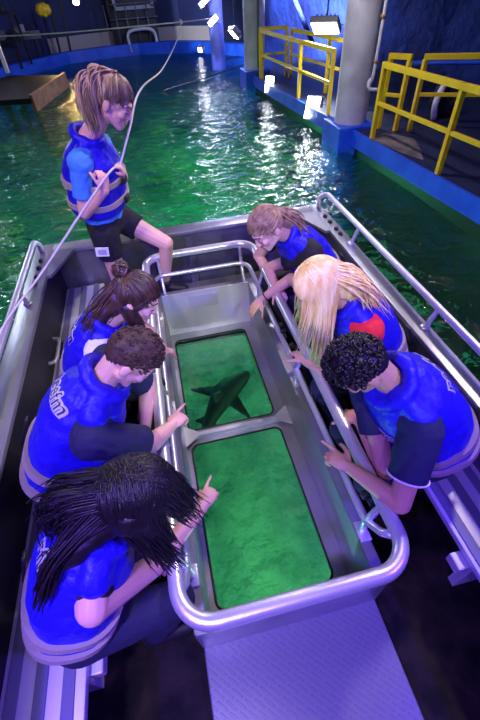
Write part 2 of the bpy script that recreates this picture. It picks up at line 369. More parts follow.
    c, s, f, tg = tor((tv[0]+tv[1])/2)
    for sx in sp.get('vstrap', (.6,)):
        bm = bmesh.new(); B = Matrix((s, -f, tg)).transposed()
        box(bm, c-f*(.160*v+.02)*k+s*sx*.16*k, (.035, .012, .16), B, .004); link('strap_keeper', bm, 'black', vo)
    for t in tv:
        c, s, f, tg = tor(t); bm = bmesh.new(); B = Matrix((s, f, tg)).transposed(); box(bm, c+f*(.166*v+.02)*k, (.06, .016, .045), B, .005); link('buckle', bm, 'black', vo)
    if sp.get('piping', False):
        for sx in (-1, 1):
            c, s, f, tg = tor(.80); sh = J['shL'] if sx > 0 else J['shR']; el = J['elL'] if sx > 0 else J['elR']
            ax = (el-sh).normalized(); a_, b_ = frame_of(ax); bm = bmesh.new(); cc = sh.lerp(tor(.86)[0], .28)-tg*.012
            tube(bm, [cc+(a_*math.cos(q)+b_*math.sin(q))*.086*k for q in [2*math.pi*i/28 for i in range(28)]], .009, 8, closed=True); link('armhole_edge', bm, 'vest_dark', vo)
    return dict(root=root, head=hd, tor=tor, vest=vo, J=J, k=k)
def text_bm(txt, size, ext=.001, off=0, spacing=1.0):
    cu = bpy.data.curves.new('t', 'FONT'); cu.body = txt; cu.size = size; cu.align_x = 'CENTER'; cu.align_y = 'CENTER'; cu.extrude = ext; cu.offset = off; cu.space_character = spacing
    o = bpy.data.objects.new('t', cu); COL.objects.link(o); bpy.context.view_layer.update()
    me = bpy.data.meshes.new_from_object(o.evaluated_get(bpy.context.evaluated_depsgraph_get())); bm = bmesh.new(); bm.from_mesh(me)
    bpy.data.objects.remove(o); bpy.data.curves.remove(cu); bpy.data.meshes.remove(me); return bm
def lettering(pr, txt, size, t, sx=0, front=False, mats=(('letter_edge', .006, .0015), ('letter', -.001, .003))):
    vo = pr['vest']; me = vo.data; bv = BVHTree.FromPolygons([v.co for v in me.vertices], [p.vertices[:] for p in me.polygons])
    c, s, f, tg = pr['tor'](t); n = f if front else -f; right = -s if not front else s*1
    # seen from outside, reading direction: right = tg x n
    right = tg.cross(n)
    for m, off, lift in mats:
        bm = text_bm(txt, size, .0008, off, 1.12)
        bmesh.ops.subdivide_edges(bm, edges=[e for e in bm.edges if e.calc_length() > .02], cuts=2)
        for v in bm.verts:
            o = c+right*(v.co.x+sx)+tg*v.co.y+n*.5; h = bv.ray_cast(o, -n)
            v.co = (h[0]+n*(lift+v.co.z)) if h[0] else (o-n*.35)
        link('lettering', bm, m, vo, smooth=False)

# ------------------------------------------------------------------ hair
def hair_cap(bm, h, k=1.06, brow=.050, nape=-.075, side=-.02, bumpy=0):
    r = bmesh.ops.create_uvsphere(bm, u_segments=40, v_segments=28, radius=1); vs = r['verts']; a = V((.077, .098, .100))*k
    kill = []
    for v in vs:
        d = v.co.copy(); p = V((0, -.006, .022))+V((d.x*a.x, d.y*a.y, d.z*a.z))
        fr = (p.y+.02)/.10; lim = side+(brow-side)*max(0, fr)**.8 if p.y > -.02 else side+(nape-side)*min(1, (-.02-p.y)/.05)
        if p.z < lim: kill.append(v)
        if bumpy: p += p.normalized()*bumpy*noise.noise(p*60)
        v.co = h.p(*p)
    bmesh.ops.delete(bm, geom=kill, context='VERTS')
def hair_group(bm, h, n, A, B, E, sprA=.35, sprB=.35, sprE=.05, r=.0045, mid=None, k=1.08, wav=.004, m=7, sprM=None):
    """strands: from scalp direction A over the scalp to direction B, then (through mid) to the point E"""
    A, B = V(A), V(B); seedl = []
    for i in range(n):
        j = V([random.gauss(0, 1) for _ in range(3)]); j *= min(1, 1.6/j.length); q = V([random.gauss(0, .35) for _ in range(3)])
        a = (A+j*sprA).normalized(); b = (B+(j+q)*sprB).normalized(); kk = k+random.uniform(-.03, .05); pts = []
        for s_ in range(m): pts.append(h.scalp(a.slerp(b, s_/(m-1)) if a.dot(b) > -.98 else b, kk))
        if E is not None:
            jw = h.B @ (j+q); e = V(E)+jw*sprE*1.0
            if mid is not None:
                md = V(mid)+jw*(sprM if sprM is not None else sprE); tail = spline([pts[-2], pts[-1], md, e], 5)[6:]
            else:
                tg = (pts[-1]-pts[-2]).normalized()*.06; tail = [bez(pts[-1], pts[-1]+tg, e, x/7) for x in range(1, 8)]
            ph = random.uniform(0, 6); o1 = V([random.gauss(0, 1) for _ in range(3)]).normalized()
            tail = [p+o1*wav*math.sin(ph+x*.9)*x/4 for x, p in enumerate(tail)]; pts += tail
        if E is not None: pts = pts[:max(m+2, int(len(pts)*random.uniform(.78, 1.0)+.5))]
        L = len(pts); rr = r*random.uniform(.7, 1.3)
        tube(bm, pts, [rr*(.6+.4*min(1, x/3))*(1 if x < L*.6 else 1-.8*(x-L*.6)/(L*.4)) for x in range(L)], 5)

def hair_mass(bm, h, blobs, size=.008, disp=.012):
    "soft body of hair under the strands; blobs: (p0, p1, r0, r1) offsets from the head centre in world axes"
    b = bmesh.new()
    for p0, p1, r0, r1 in blobs: cap(b, h.c+V(p0), h.c+V(p1), r0, r1)
    o = voxel(b, 'tmp', 'black', None, size, 5, disp=disp); me = o.data; bm.from_mesh(me); bpy.data.objects.remove(o); bpy.data.meshes.remove(me)

# ================================================================== SETTING
WZ = .10       # water level
def struct(name, bm, m, smooth=False, auto=None): o = link(name, bm, m, smooth=smooth, auto=auto); o['kind'] = 'structure'; return o
# tank bed
bm = bmesh.new(); bmesh.ops.create_grid(bm, x_segments=90, y_segments=110, size=1)
for v in bm.verts:
    v.co = V((v.co.x*11-1, v.co.y*13+9, 0)); q = v.co*.55
    v.co.z = -2.5+.55*noise.noise(q)+.22*noise.noise(q*3.1)+.08*noise.noise(q*8)
    if -1.6 < v.co.x < 2.2 and -3 < v.co.y < 3.4: v.co.z = -2.6+.05*noise.noise(q*3)
struct('floor', bm, 'rockfloor', True)
# water surface, open where the boat floats
bm = bmesh.new(); HX0, HX1, HY0, HY1 = -.985, 1.262, -1.6, 2.935
rim = [(2.95, -4), (3.0, 4.1), (2.62, 10.6), (2.9, 13), (3.6, 15.6), (2.4, 17.4), (.26, 18.6), (-2.2, 17.9), (-4.2, 15.2), (-6.5, 12), (-9, 6), (-9, -4)]
bmw = plate_holes([(x, y) for x, y in rim], [[(HX0, HY0), (HX1, HY0), (HX1, HY1), (HX0, HY1)]], WZ, 0)
wo = link('water_surface', bmw, 'water', smooth=False); tag(wo, 'rippling green and teal pool water around the boat', 'water', kind='stuff')
# pool rim at the far side: blue kerb with coping
def wall_strip(name, pts, z0, z1, th, m, label=None, nrm=1):
    bm = bmesh.new(); P = [V((x, y, 0)) for x, y in pts]; L = len(P); nn = []
    for i in range(L):
        t = (P[min(i+1, L-1)]-P[max(i-1, 0)]).normalized(); nn.append(V((-t.y, t.x, 0))*nrm)
    rows = [[bm.verts.new((P[i]+nn[i]*o)+V((0, 0, z))) for i in range(L)] for o, z in ((0, z0), (0, z1), (th, z1), (th, z0))]
    for a in range(4):
        for i in range(L-1): bm.faces.new((rows[a][i], rows[a][i+1], rows[(a+1) % 4][i+1], rows[(a+1) % 4][i]))
    return struct(name, bm, m)
farc = [(4.6, 14.3), (3.6, 15.6), (2.4, 17.4), (1.4, 18.3), (.26, 18.6), (-1, 18.4), (-2.2, 17.9), (-3.2, 16.7), (-4.2, 15.2), (-6.5, 12), (-9, 6), (-9, -4)]
wall_strip('trim_1', farc, -3, .42, .35, 'blue_edge', nrm=-1)
def offs(pts, d):
    P = [V((x, y)) for x, y in pts]; o = []
    for i in range(len(P)):
        t = (P[min(i+1, len(P)-1)]-P[max(i-1, 0)]).normalized(); o.append(tuple(P[i]+V((t.y, -t.x))*d))
    return o
wl = offs(farc, 1.2); back = [(7.5, 12.5)]+wl[1:]
wall_strip('wall_far', back, -.2, 6.5, .2, 'wall_navy', nrm=-1)
wall_strip('baseboard_far', offs(farc, 1.1)[2:7], .3, .75, .08, 'cream', nrm=-1)
bm = bmesh.new(); a = farc; b = offs(farc, 1.3)
for i in range(len(a)-1):
    vs = [bm.verts.new((x, y, .33)) for x, y in (a[i], a[i+1], b[i+1], b[i])]; bm.faces.new(vs)
struct('trim_2', bm, 'deck')
# right-hand wall: dark blue rendered, curving behind the walkway
bm = bmesh.new(); prof = [(3.9, 15.2), (4.6, 12.5), (5.4, 10), (6.3, 7.5), (7.2, 5), (7.8, 2), (8, -4)]
PP = spline([(x, y, 0) for x, y in prof], 8); rows = []
for z_ in range(17):
    z = -.2+z_*.42; rows.append([bm.verts.new((p.x+(.25*max(0, z-1.2))*-.6+.12*noise.noise(V((p.x, p.y*.7, z))), p.y+.15*noise.noise(V((p.x*.8+9, p.y, z))), z)) for p in PP])
for A, B in zip(rows, rows[1:]):
    for i in range(len(A)-1): bm.faces.new((A[i], A[i+1], B[i+1], B[i]))
struct('wall_right', bm, 'rock_blue', True)
bm = bmesh.new(); bx(bm, -10, 9, -5, 20.5, 6.3, 6.5); struct('ceiling', bm, 'wall_navy')
bm = bmesh.new(); bx(bm, -10, 9, -5.2, -5, -.2, 6.5); struct('wall_back', bm, 'wall_navy')
bm = bmesh.new(); bx(bm, -10.4, -10.2, -5, 16, -.2, 6.5); struct('wall_left', bm, 'wall_navy')

# ------------------------------------------------------------------ walkway on the right
EA, EB = V((2.62, 10.75, 0)), V((3.10, 2.9, 0))       # near edge line
bm = bmesh.new()
def deckpoly(z0, z1, off, far=7.4):
    t = (EB-EA).normalized(); n = V((-t.y, t.x, 0)); n = n if n.x > 0 else -n
    e2 = EB+t*7; pts = [EA+n*off, e2+n*off, V((far+.6, -4.5, 0)), V((far, 4, 0)), V((6, 8, 0)), V((4.6, 12.2, 0)), V((3.4, 11.5, 0))]
    lo = [bm.verts.new(p+V((0, 0, z0))) for p in pts]; hi = [bm.verts.new(p+V((0, 0, z1))) for p in pts]; L = len(pts)
    bm.faces.new(lo); bm.faces.new(hi)
    for i in range(L): bm.faces.new((lo[i], lo[(i+1) % L], hi[(i+1) % L], hi[i]))
deckpoly(.30, .38, .03)
wk = link('walkway', bm, 'deck', smooth=False); tag(wk, 'dark blue walkway deck with a bright blue edge beside the pool', 'walkway')
bm = bmesh.new(); t = (EB-EA).normalized(); n = V((-t.y, t.x, 0)); n = n if n.x > 0 else -n
q = [EA, EB+t*7, EB+t*7+n*.04, EA+n*.04]
lo = [bm.verts.new(p+V((0, 0, .18))) for p in q]; hi = [bm.verts.new(p+V((0, 0, .385))) for p in q]; bm.faces.new(lo); bm.faces.new(hi)
for i in range(4): bm.faces.new((lo[i], lo[(i+1) % 4], hi[(i+1) % 4], hi[i]))
link('edge_beam', bm, 'blue_edge', wk, smooth=False)['label'] = 'bright blue painted edge of the walkway'
bm = bmesh.new(); q = [q[0]+n*.08, q[1]+n*.08, q[1]+n*.3, q[0]+n*.3]; lo = [bm.verts.new(p+V((0, 0, -3))) for p in q]; hi = [bm.verts.new(p+V((0, 0, .295))) for p in q]; bm.faces.new(lo); bm.faces.new(hi)
for i in range(4): bm.faces.new((lo[i], lo[(i+1) % 4], hi[(i+1) % 4], hi[i]))
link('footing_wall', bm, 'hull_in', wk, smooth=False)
bm = bmesh.new(); pw = [(2.97, 5.35), (3.06, 4.7), (3.18, 4.35), (3.35, 4.7), (3.5, 5.1), (3.3, 5.5)]
vs = [bm.verts.new((x, y, .388)) for x, y in pw]; bm.faces.new(vs); link('worn_patch', bm, 'sand', wk)
# yellow guard rails
def sq(bm, a, b, w=.05):
    a, b = V(a), V(b); d = b-a; x, y = frame_of(d); B = Matrix((x, d.normalized(), y)).transposed(); box(bm, (a+b)/2, (w, d.length, w), B, .004)
def guard(pts, zb, zt, mids, label, ends=True):
    root = thing('guardrail', (pts[0][0], pts[0][1], zb), label, 'railing')
    for p in pts: bm = bmesh.new(); sq(bm, (p[0], p[1], zb), (p[0], p[1], zt-.028), .055); link('post', bm, 'yellow', root, False)
    for a, b in zip(pts, pts[1:]):
        d = (V(b)-V(a)).normalized()*.024
        bm = bmesh.new(); sq(bm, (a[0]-d.x, a[1]-d.y, zt), (b[0]+d.x, b[1]+d.y, zt), .06); link('top_rail', bm, 'yellow', root, False)
        for z in mids: bm = bmesh.new(); sq(bm, (a[0], a[1], z), (b[0], b[1], z), .042); link('mid_rail', bm, 'yellow', root, False)
def el(s, off=.06): p = EA+(EB-EA)*s+n*off; return (p.x, p.y)
def near_s(y): return (EA.y-y)/(EA.y-EB.y)
guard([el(near_s(5.35)), el(near_s(3.92)), el(near_s(2.5)), el(near_s(1.1))], .38, 1.20, (.80,), 'yellow guardrail at the walkway edge right of the big concrete pillar')
guard([el(near_s(10.1)), el(near_s(8.0)), el(near_s(6.75))], .38, 1.20, (.80,), 'yellow guardrail at the walkway edge between the two concrete pillars')
guard([(3.30, 5.75), (3.46, 5.55)], .38, 1.22, (.80,), 'short yellow ladder-like post pair behind the big pillar rail')
guard([(3.62, 5.45), (4.6, 4.9), (5.6, 4.35)], .38, 1.22, (.82,), 'yellow guardrail at the back of the walkway running to the frame edge')
guard([(3.30, 9.9), (3.45, 8.2), (3.55, 6.9)], .38, 1.20, (.80,), 'inner yellow guardrail behind the one between the pillars')
guard([(2.72, 10.25), (3.28, 10.15)], .38, 1.22, (.80,), 'short yellow end rail beside the far concrete pillar')
# pillars
def pillar(c, r, zt, base, label, m='concrete', rings=True):
    root = thing('pillar', (c[0], c[1], -2.4), label, 'pillar')
    bm = bmesh.new(); tube(bm, [(c[0], c[1], z) for z in (-2.4, WZ, .5, zt)], r, 28); link('shaft', bm, m, root, auto=50)
    if base: bm = bmesh.new(); bx(bm, c[0]-base[0], c[0]+base[0], c[1]-base[1], c[1]+base[1], -2.4, base[2], .015); link('base_block', bm, 'blue_edge', root, False)
    return root
p3 = pillar((3.02, 6.12), .235, 6.3, (.30, .32, .42), 'thick pale concrete pillar on a blue block, right of centre')
p2 = pillar((2.78, 11.0), .24, 6.3, (.30, .32, .45), 'pale concrete pillar on a blue block further back')
pb = thing('lit_pillar', (2.42, 13.9, -2.4), 'round pillar glowing blue-white under a fixture at the far side', 'pillar')
M['pillar_blue'] = mat('blue_painted_pillar', (.20, .24, .85), .4)
bm = bmesh.new(); tube(bm, [(2.42, 13.9, z) for z in (-2.4, WZ, 6.3)], .20, 24); link('shaft', bm, 'pillar_blue', pb, auto=50)
lf = thing('strip_light', (2.25, 13.55, 1.7), 'white strip light fixed to the far blue pillar', 'lamp')
for z, l in ((1.72, .8), (1.20, .3)):
    bm = bmesh.new(); B = Matrix.Rotation(R(-35), 3, 'Y'); box(bm, (2.28, 13.58, z), (l, .10, .13), B, .01); link('housing', bm, 'metal_grey', lf, False)
    bm = bmesh.new(); box(bm, (2.28, 13.50, z), (l*.9, .06, .10), B, .01); link('diffuser', bm, 'lamp_white', lf, False)
# pipes on the big pillar
pp = thing('drain_pipe', (3.1, 5.85, .5), 'white plastic pipe running down the big concrete pillar', 'pipe')
bm = bmesh.new(); tube(bm, spline([(3.15, 5.84, 3.6), (3.13, 5.82, 1.2), (3.08, 5.82, .96)], 6)+[V((3.07, 5.81, .90)), V((3.09, 5.80, .87)), V((3.15, 5.78, .86)), V((3.29, 5.76, .86))], .022, 10); link('pipe', bm, 'pvc', pp)
for z in (1.15, 1.6, 2.3): bm = bmesh.new(); tube(bm, [(3.13, 5.82, z), (3.133, 5.822, z+.03)], .034, 12); link('clamp', bm, 'orange', pp)
bm = bmesh.new(); tube(bm, [(2.80, 10.72, .5), (2.80, 10.72, 5)], .03, 8); tag(link('conduit', bm, 'metal_grey'), 'thin grey conduit on the far concrete pillar', 'pipe')
# flood lights
def flood(loc, face, w, h, label, stand=True, energy=0, col=(.86, .92, 1)):
    loc = V(loc); f = V(face).normalized(); a, b = frame_of(f); B = Matrix((a, f, b)).transposed()
    root = thing('floodlight', loc, label, 'floodlight')
    bm = bmesh.new(); box(bm, loc-f*.05, (w+.05, .09, h+.05), B, .012)
    for i in range(5): box(bm, loc-f*.12+a*(i-2)*w*.18, (.012, .05, h*.8), B)
    link('housing', bm, 'metal_grey', root, False)
    bm = bmesh.new(); box(bm, loc+f*.002, (w, .012, h), B, .003); link('lens', bm, 'lamp_white', root, False)
    bm = bmesh.new(); s = 1 if stand else -1
    tube(bm, [loc+a*(w/2+.05)-f*.05, loc+a*(w/2+.06)-f*.16+V((0, 0, .10*s)), loc-a*(w/2+.06)-f*.16+V((0, 0, .10*s)), loc-a*(w/2+.05)-f*.05], .011, 8); link('bracket', bm, 'metal_grey', root)
    if energy:
        L = bpy.data.lights.new('flood_beam', 'SPOT'); L.energy = energy; L.color = col; L.spot_size = R(110); L.spot_blend = .7; L.shadow_soft_size = .05
        o = bpy.data.objects.new('flood_beam', L); COL.objects.link(o); o.location = loc+f*.06; o.rotation_euler = f.to_track_quat('-Z', 'Y').to_euler()
    return root
flood((2.74, 9.6, .36), (-.62, -.75, .25), .18, .28, 'small lit floodlight at the foot of the far yellow rail', energy=60)
flood((2.88, 7.35, .36), (-.70, -.62, .34), .24, .32, 'lit floodlight at the walkway edge nearest the big pillar', energy=60)
flood((3.1, 7.6, 1.38), (-.30, -.40, -.86), .40, .30, 'lit floodlight hanging by the big concrete pillar', False, energy=160)
bm = bmesh.new(); tube(bm, [(3.14, 7.66, 1.48), (3.3, 7.9, 4.5)], .014, 8); tag(link('hanger_pole', bm, 'metal_grey'), 'thin pole carrying the hanging floodlight', 'pole')
flood((2.42, 11.6, 1.05), (-.75, -.10, -.75), .26, .22, 'floodlight hanging in front of the far concrete pillar', False, energy=80)
bm = bmesh.new(); tube(bm, [(2.45, 11.66, 1.13), (2.6, 12.0, 3.6)], .012, 8); tag(link('hanger_pole', bm, 'metal_grey'), 'thin pole carrying the floodlight near the far pillar', 'pole')
bm = bmesh.new(); tube(bm, [(3.9, 10.2, .9), (2.9, 11.6, 3.2)], .05, 8); tag(link('sloping_pipe', bm, 'rock_blue'), 'dark blue pipe sloping across the lit wall behind the yellow rail', 'pipe')
bm = bmesh.new(); tube(bm, spline([(4.1, 6.6, .98), (5.0, 5.9, 1.0), (6.6, 4.8, 1.0)], 5), .03, 8); tag(link('wall_pipe', bm, 'blue_edge'), 'blue pipe along the walkway behind the yellow rails', 'pipe')
# cloth-covered bundle behind the rail
bm = bmesh.new(); ellip(bm, (4.35, 5.95, .58), (.14, .12, .26)); ellip(bm, (4.5, 5.9, .52), (.16, .12, .20)); o = voxel(bm, 'equipment_bag', 'black', None, .02, 3, disp=.02); tag(o, 'dark bag standing on the walkway behind the yellow rails', 'bag')
bm = bmesh.new(); tube(bm, spline([(4.22, 5.8, .4), (4.17, 5.78, .62), (4.26, 5.8, .86)], 5), .045, 10); link('white_side', bm, 'pvc', o)

# ------------------------------------------------------------------ far-left clutter
def beam(name, a, b, w, m, label, cat, group=None):
    bm = bmesh.new(); sq(bm, a, b, w); return tag(link(name, bm, m, smooth=False), label, cat, group)
def Wy(u, v, y):
    r = RC @ V(((u-240)/FPX, (360-v)/FPX, -1)); t = y/r.y; return V((r.x*t, y, CH+r.z*t))
jt = thing('jetty', (-2.3, 12.4, -2), 'low brown timber jetty at the left, its lit beam over the water', 'jetty')
a, b = W(33, 104, .25), W(66, 80, .25)
bm = bmesh.new(); d = (b-a); x_, y_ = frame_of(d); B = Matrix((x_, d.normalized(), y_)).transposed(); box(bm, (a+b)/2+V((0, 0, .0)), (.08, d.length, .34), B, .01); link('front_beam', bm, 'wood', jt, False)['label'] = 'orange lit timber beam'
aa, bb = W(-40, 100, .3), W(30, 96, .3)
bm = bmesh.new(); q = [a, b, b+V((-1.6, .9, 0)), a+V((-3.0, .5, 0))]
lo = [bm.verts.new(V((p.x, p.y, .26))) for p in q]; hi = [bm.verts.new(V((p.x, p.y, .36))) for p in q]; bm.faces.new(lo); bm.faces.new(hi)
for i in range(4): bm.faces.new((lo[i], lo[(i+1) % 4], hi[(i+1) % 4], hi[i]))
link('deck_boards', bm, 'black', jt, False)
for (u, v) in ((34, 102), (52, 84), (5, 100), (20, 98)): p = W(u, v, .2); bm = bmesh.new(); bx(bm, p.x-.06, p.x+.06, p.y, p.y+.12, -2.4, .34); link('pile', bm, 'wood', jt, False)
G = 'dark steel posts by the left wall'
for i, (u0, v0, u1, v1, y) in enumerate(((22, 69, 8, 22, 15.6), (40, 62, 30, 35, 17.2), (62, 60, 50, 20, 17.9), (72, 58, 60, 12, 18.0))):
    beam('steel_post', Wy(u0, v0, y), Wy(u1, v1-12, y), .07, 'dark_frame', ['dark steel post at far left, leftmost of four before the navy wall', 'dark steel post, second of four from the left before the navy wall', 'dark steel post, third of four from the left before the navy wall', 'dark steel post, rightmost of four before the navy wall'][i], 'post', G)
beam('white_strut', Wy(8, 73, 13.6), Wy(-6, 35, 13.6), .09, 'pvc', 'white strut leaning at the left edge above the jetty', 'strut')
def panel(name, u0, v0, u1, v1, y, m, label, cat, th=.05):
    a, b = Wy(u0, v1, y), Wy(u1, v0, y); bm = bmesh.new(); bx(bm, a.x, b.x, y-th, y, min(a.z, b.z), max(a.z, b.z), .005); return tag(link(name, bm, m, smooth=False), label, cat)
panel('notice_sheet', 14, 24, 23, 33, 16.5, 'grey_panel', 'pale sheet hanging at upper left', 'sheet')
panel('wall_panel', 21, 30, 39, 40, 16.9, 'metal_grey', 'grey panel beside the hanging sheets', 'panel')
M['yellow_dim'] = M['yellow']
bm = bmesh.new(); p = Wy(43, 10, 16); ellip(bm, p, (.22, .12, .16)); o = voxel(bm, 'yellow_bag', 'yellow', None, .03, 3, disp=.03); tag(o, 'yellow bag hanging on the shelf rack at the top left', 'bag')
rk = thing('shelf_rack', (-4.6, 16.2, .3), 'dark steel rack with shelves at the upper left', 'rack')
for z in (1.0, 1.6, 2.2): bm = bmesh.new(); bx(bm, -4.72, -3.18, 15.95, 16.35, z-.05, z); link('shelf', bm, 'dark_frame', rk, False)
for x in (-4.7, -3.95, -3.2): bm = bmesh.new(); bx(bm, x-.03, x+.03, 16.36, 16.42, .35, 2.7); link('upright', bm, 'dark_frame', rk, False)
for i, (x, z, c, s) in enumerate(((-4.45, 1.0, 'navy', .3), (-4.12, 1.0, 'orange', .24), (-3.75, 1.0, 'hull_out', .28), (-3.5, 1.6, 'dark_frame', .26), (-4.4, 1.6, 'grey_panel', .25), (-3.42, 1.0, 'denim', .24))):
    bm = bmesh.new(); bx(bm, x-s/2, x+s/2, 16.0, 16.25, z+.002, z+s*.8, .02); tag(link('storage_box', bm, c, smooth=False), ['navy storage box at the left end of the lower rack shelf', 'rusty orange box on the lower rack shelf', 'slate storage box on the lower rack shelf', 'dark box on the upper rack shelf at its right end', 'light grey box on the upper rack shelf', 'dark blue box at the right end of the lower rack shelf'][i], 'box', 'boxes on the shelf rack')
lp = thing('ceiling_lamp', Wy(76, 2, 17.5), 'small round white lamp at the top of the far navy wall', 'lamp')
bm = bmesh.new(); c = Wy(76, 2, 17.5); ellip(bm, c, (.10, .06, .08)); link('bulb', bm, 'lamp_white', lp); bm = bmesh.new(); ellip(bm, c+V((0, .08, .06)), (.13, .07, .07)); link('hood', bm, 'dark_frame', lp)
# window frame and cage on the far wall
wf = thing('wall_screen', Wy(133, 4, 18.9), 'dark framed screen high on the far wall', 'screen')
a, b = Wy(115, 9, 18.9), Wy(150, -8, 18.9)
bm = bmesh.new(); bx(bm, a.x, b.x, 18.9, 18.95, a.z, b.z); link('panel', bm, 'dark_frame', wf, False)
bm = bmesh.new()
for z in (a.z, b.z): bx(bm, a.x-.05, b.x+.05, 18.82, 18.9, z-.05, z+.05)
for x in (a.x, b.x): bx(bm, x-.05, x+.05, 18.82, 18.9, a.z, b.z)
link('frame', bm, 'grey_panel', wf, False)
cg = thing('pipe_cage', Wy(135, 55, 17.9), 'cage of pale pipes standing on the far kerb', 'cage')
bm = bmesh.new(); bx(bm, Wy(112, 30, 19.2).x, Wy(158, 30, 19.2).x, 19.15, 19.25, .3, 1.9); link('dark_opening', bm, 'black', cg, False)
for i in range(5):
    u = 114+i*10; a = Wy(u, 55, 18.8); bm = bmesh.new(); tube(bm, [(a.x, 18.8, .35), (a.x, 18.8, 1.5)], .018, 6); link('bar', bm, 'metal_grey', cg)
for z in (1.1, 1.5): bm = bmesh.new(); tube(bm, [(Wy(112, 30, 18.8).x, 18.8, z), (Wy(160, 30, 18.8).x, 18.8, z)], .022, 6); link('rail', bm, 'metal_grey', cg)
bm = bmesh.new(); c0 = Wy(132, 52, 18.6); tube(bm, spline([c0, c0+V((-.02, 0, .5)), c0+V((.35, 0, .62)), c0+V((.9, 0, .55)), c0+V((1.0, 0, .05))], 5), .05, 8); link('bent_pipe', bm, 'pvc', cg)
flood(Wy(200, 50, 16.6), (-.6, -.6, -.1), .14, .12, 'small lamp on the far kerb left of the glowing pillar')

# ------------------------------------------------------------------ rocks and corals below
rg = 'rounded coral rocks on the pool bed'
spots = [((180, 205), .38, 'greenish coral rock under the water behind the standing woman'), ((290, 190), .36, 'round coral rock seen through the water just beyond the bow rail'),
         ((165, 170), .42, 'larger teal coral rock deeper to the right of the standing woman'), ((20, 270), .45, 'rock under the water left of the boat rail'), ((420, 210), .4, 'mossy rock under the water right of the boat by the walkway'),
         ((395, 260), .45, 'rock under the dark water beside the right rail'), ((455, 290), .4, 'rock under the water at the right frame edge'), ((120, 120), .5, 'rock below the water right of the standing woman\'s face'), ((30, 190), .5, 'rock under the glinting water at the left')]
for (uv, r, lb) in spots:
    p = W(uv[0], uv[1]+14, -1.75); bm = bmesh.new(); bmesh.ops.create_icosphere(bm, subdivisions=4, radius=1)
    for v in bm.verts: v.co = V((v.co.x*r, v.co.y*r*1.1, v.co.z*r*.75))*(1+.28*noise.noise(v.co*1.7+p)+.08*noise.noise(v.co*7+p))+p-V((0, 0, .25))
    tag(link('coral_rock', bm, 'coral'), lb, 'rock', rg)

# ------------------------------------------------------------------ shark under the window
def shark(c, yaw, L, label):
    bm = bmesh.new(); d = V((math.cos(yaw), math.sin(yaw), 0)); s = V((-d.y, d.x, 0)); u = V((0, 0, 1)); c = V(c); rows = []
    prof = [(0, .012, .01), (.04, .05, .035), (.10, .082, .055), (.2, .105, .075), (.32, .115, .09), (.45, .095, .085), (.6, .065, .065), (.75, .038, .042), (.88, .018, .024), (.93, .012, .018)]
    rows = [(c+d*L*(.5-t)+s*.05*L*math.sin(t*5), s, u, w*L, h*L) for t, w, h in prof]; loft(bm, rows, 20)
    def fin(base, tip, back_, th=.02):
        base, tip, back_ = V(base), V(tip), V(back_); nrm = (tip-base).cross(back_-base).normalized()*th*L*.5
        A = [bm.verts.new(p+nrm) for p in (base, tip, back_)]; B = [bm.verts.new(p-nrm) for p in (base, tip, back_)]
        bm.faces.new(A); bm.faces.new(B)
        for i in range(3): bm.faces.new((A[i], A[(i+1) % 3], B[(i+1) % 3], B[i]))
    at = lambda t: c+d*L*(.5-t)+s*.05*L*math.sin(t*5)
    for k in (-1, 1):
        fin(at(.27)+s*k*.07*L, at(.44)+s*k*.34*L-u*.04*L, at(.42)+s*k*.06*L, .04); fin(at(.62)+s*k*.04*L, at(.72)+s*k*.13*L, at(.71)+s*k*.03*L, .03)
    fin(at(.38)+u*.07*L, at(.52)+u*.19*L, at(.50)+u*.06*L, .03); fin(at(.72)+u*.03*L, at(.79)+u*.08*L, at(.79)+u*.03*L)
    fin(at(.86), at(1.08)+u*.17*L, at(.95)+u*.0*L, .02); fin(at(.88), at(.99)-u*.08*L, at(.93), .02)
    return voxel(bm, 'shark', 'shark', None, .012, 4)
tag(shark((W(219, 408, -.95)), R(45), 1.15, ''), 'dark shark swimming under the far glass window', 'shark')

# ================================================================== BOAT
boat = thing('glass_bottom_boat', (.14, .8, -.2), 'silver aluminium glass bottom boat with a railed viewing well', 'boat')
GZ = .70
# hull shell
bm = bmesh.new()
bx(bm, -1.0, -.985, -1.6, 2.95, -.2, GZ-.005); bx(bm, 1.262, 1.275, -1.6, 2.95, -.2, GZ-.005); bx(bm, -1.0, 1.275, 2.935, 2.95, -.2, GZ-.005); bx(bm, -1.0, 1.275, -1.61, -1.595, -.2, GZ-.005)
link('hull', bm, 'hull_out', boat, False)
hb = plate_holes([(-.99, -1.6), (1.268, -1.6), (1.268, 2.94), (-.99, 2.94)], [[(-.16, .40), (.54, .40), (.54, 2.47), (-.16, 2.47)]], -.14, .02); link('hull_bottom', hb, 'hull_out', boat, False)
bm = bmesh.new()
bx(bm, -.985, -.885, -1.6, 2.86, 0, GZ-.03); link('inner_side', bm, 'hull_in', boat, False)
bm = bmesh.new()
for v4 in ([(1.20, -1.6, GZ-.01), (1.20, 2.86, GZ-.01), (1.255, 2.86, .0), (1.255, -1.6, .0)],):
    a_ = [bm.verts.new(p) for p in v4]; b_ = [bm.verts.new((1.26, p[1], p[2])) for p in v4]; bm.faces.new(a_); bm.faces.new(b_)
    for i in range(4): bm.faces.new((a_[i], a_[(i+1) % 4], b_[(i+1) % 4], b_[i]))
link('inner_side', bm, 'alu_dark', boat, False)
bm = bmesh.new(); bx(bm, -.985, 1.262, 2.86, 2.935, 0, GZ-.03)
for x in (-.45, .15, .75): bx(bm, x-.03, x+.03, 2.83, 2.86, 0, GZ-.05)
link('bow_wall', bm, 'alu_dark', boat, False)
bm = bmesh.new(); bx(bm, -.985, 1.262, -1.595, -1.55, 0, GZ-.03); link('transom', bm, 'alu_dark', boat, False)
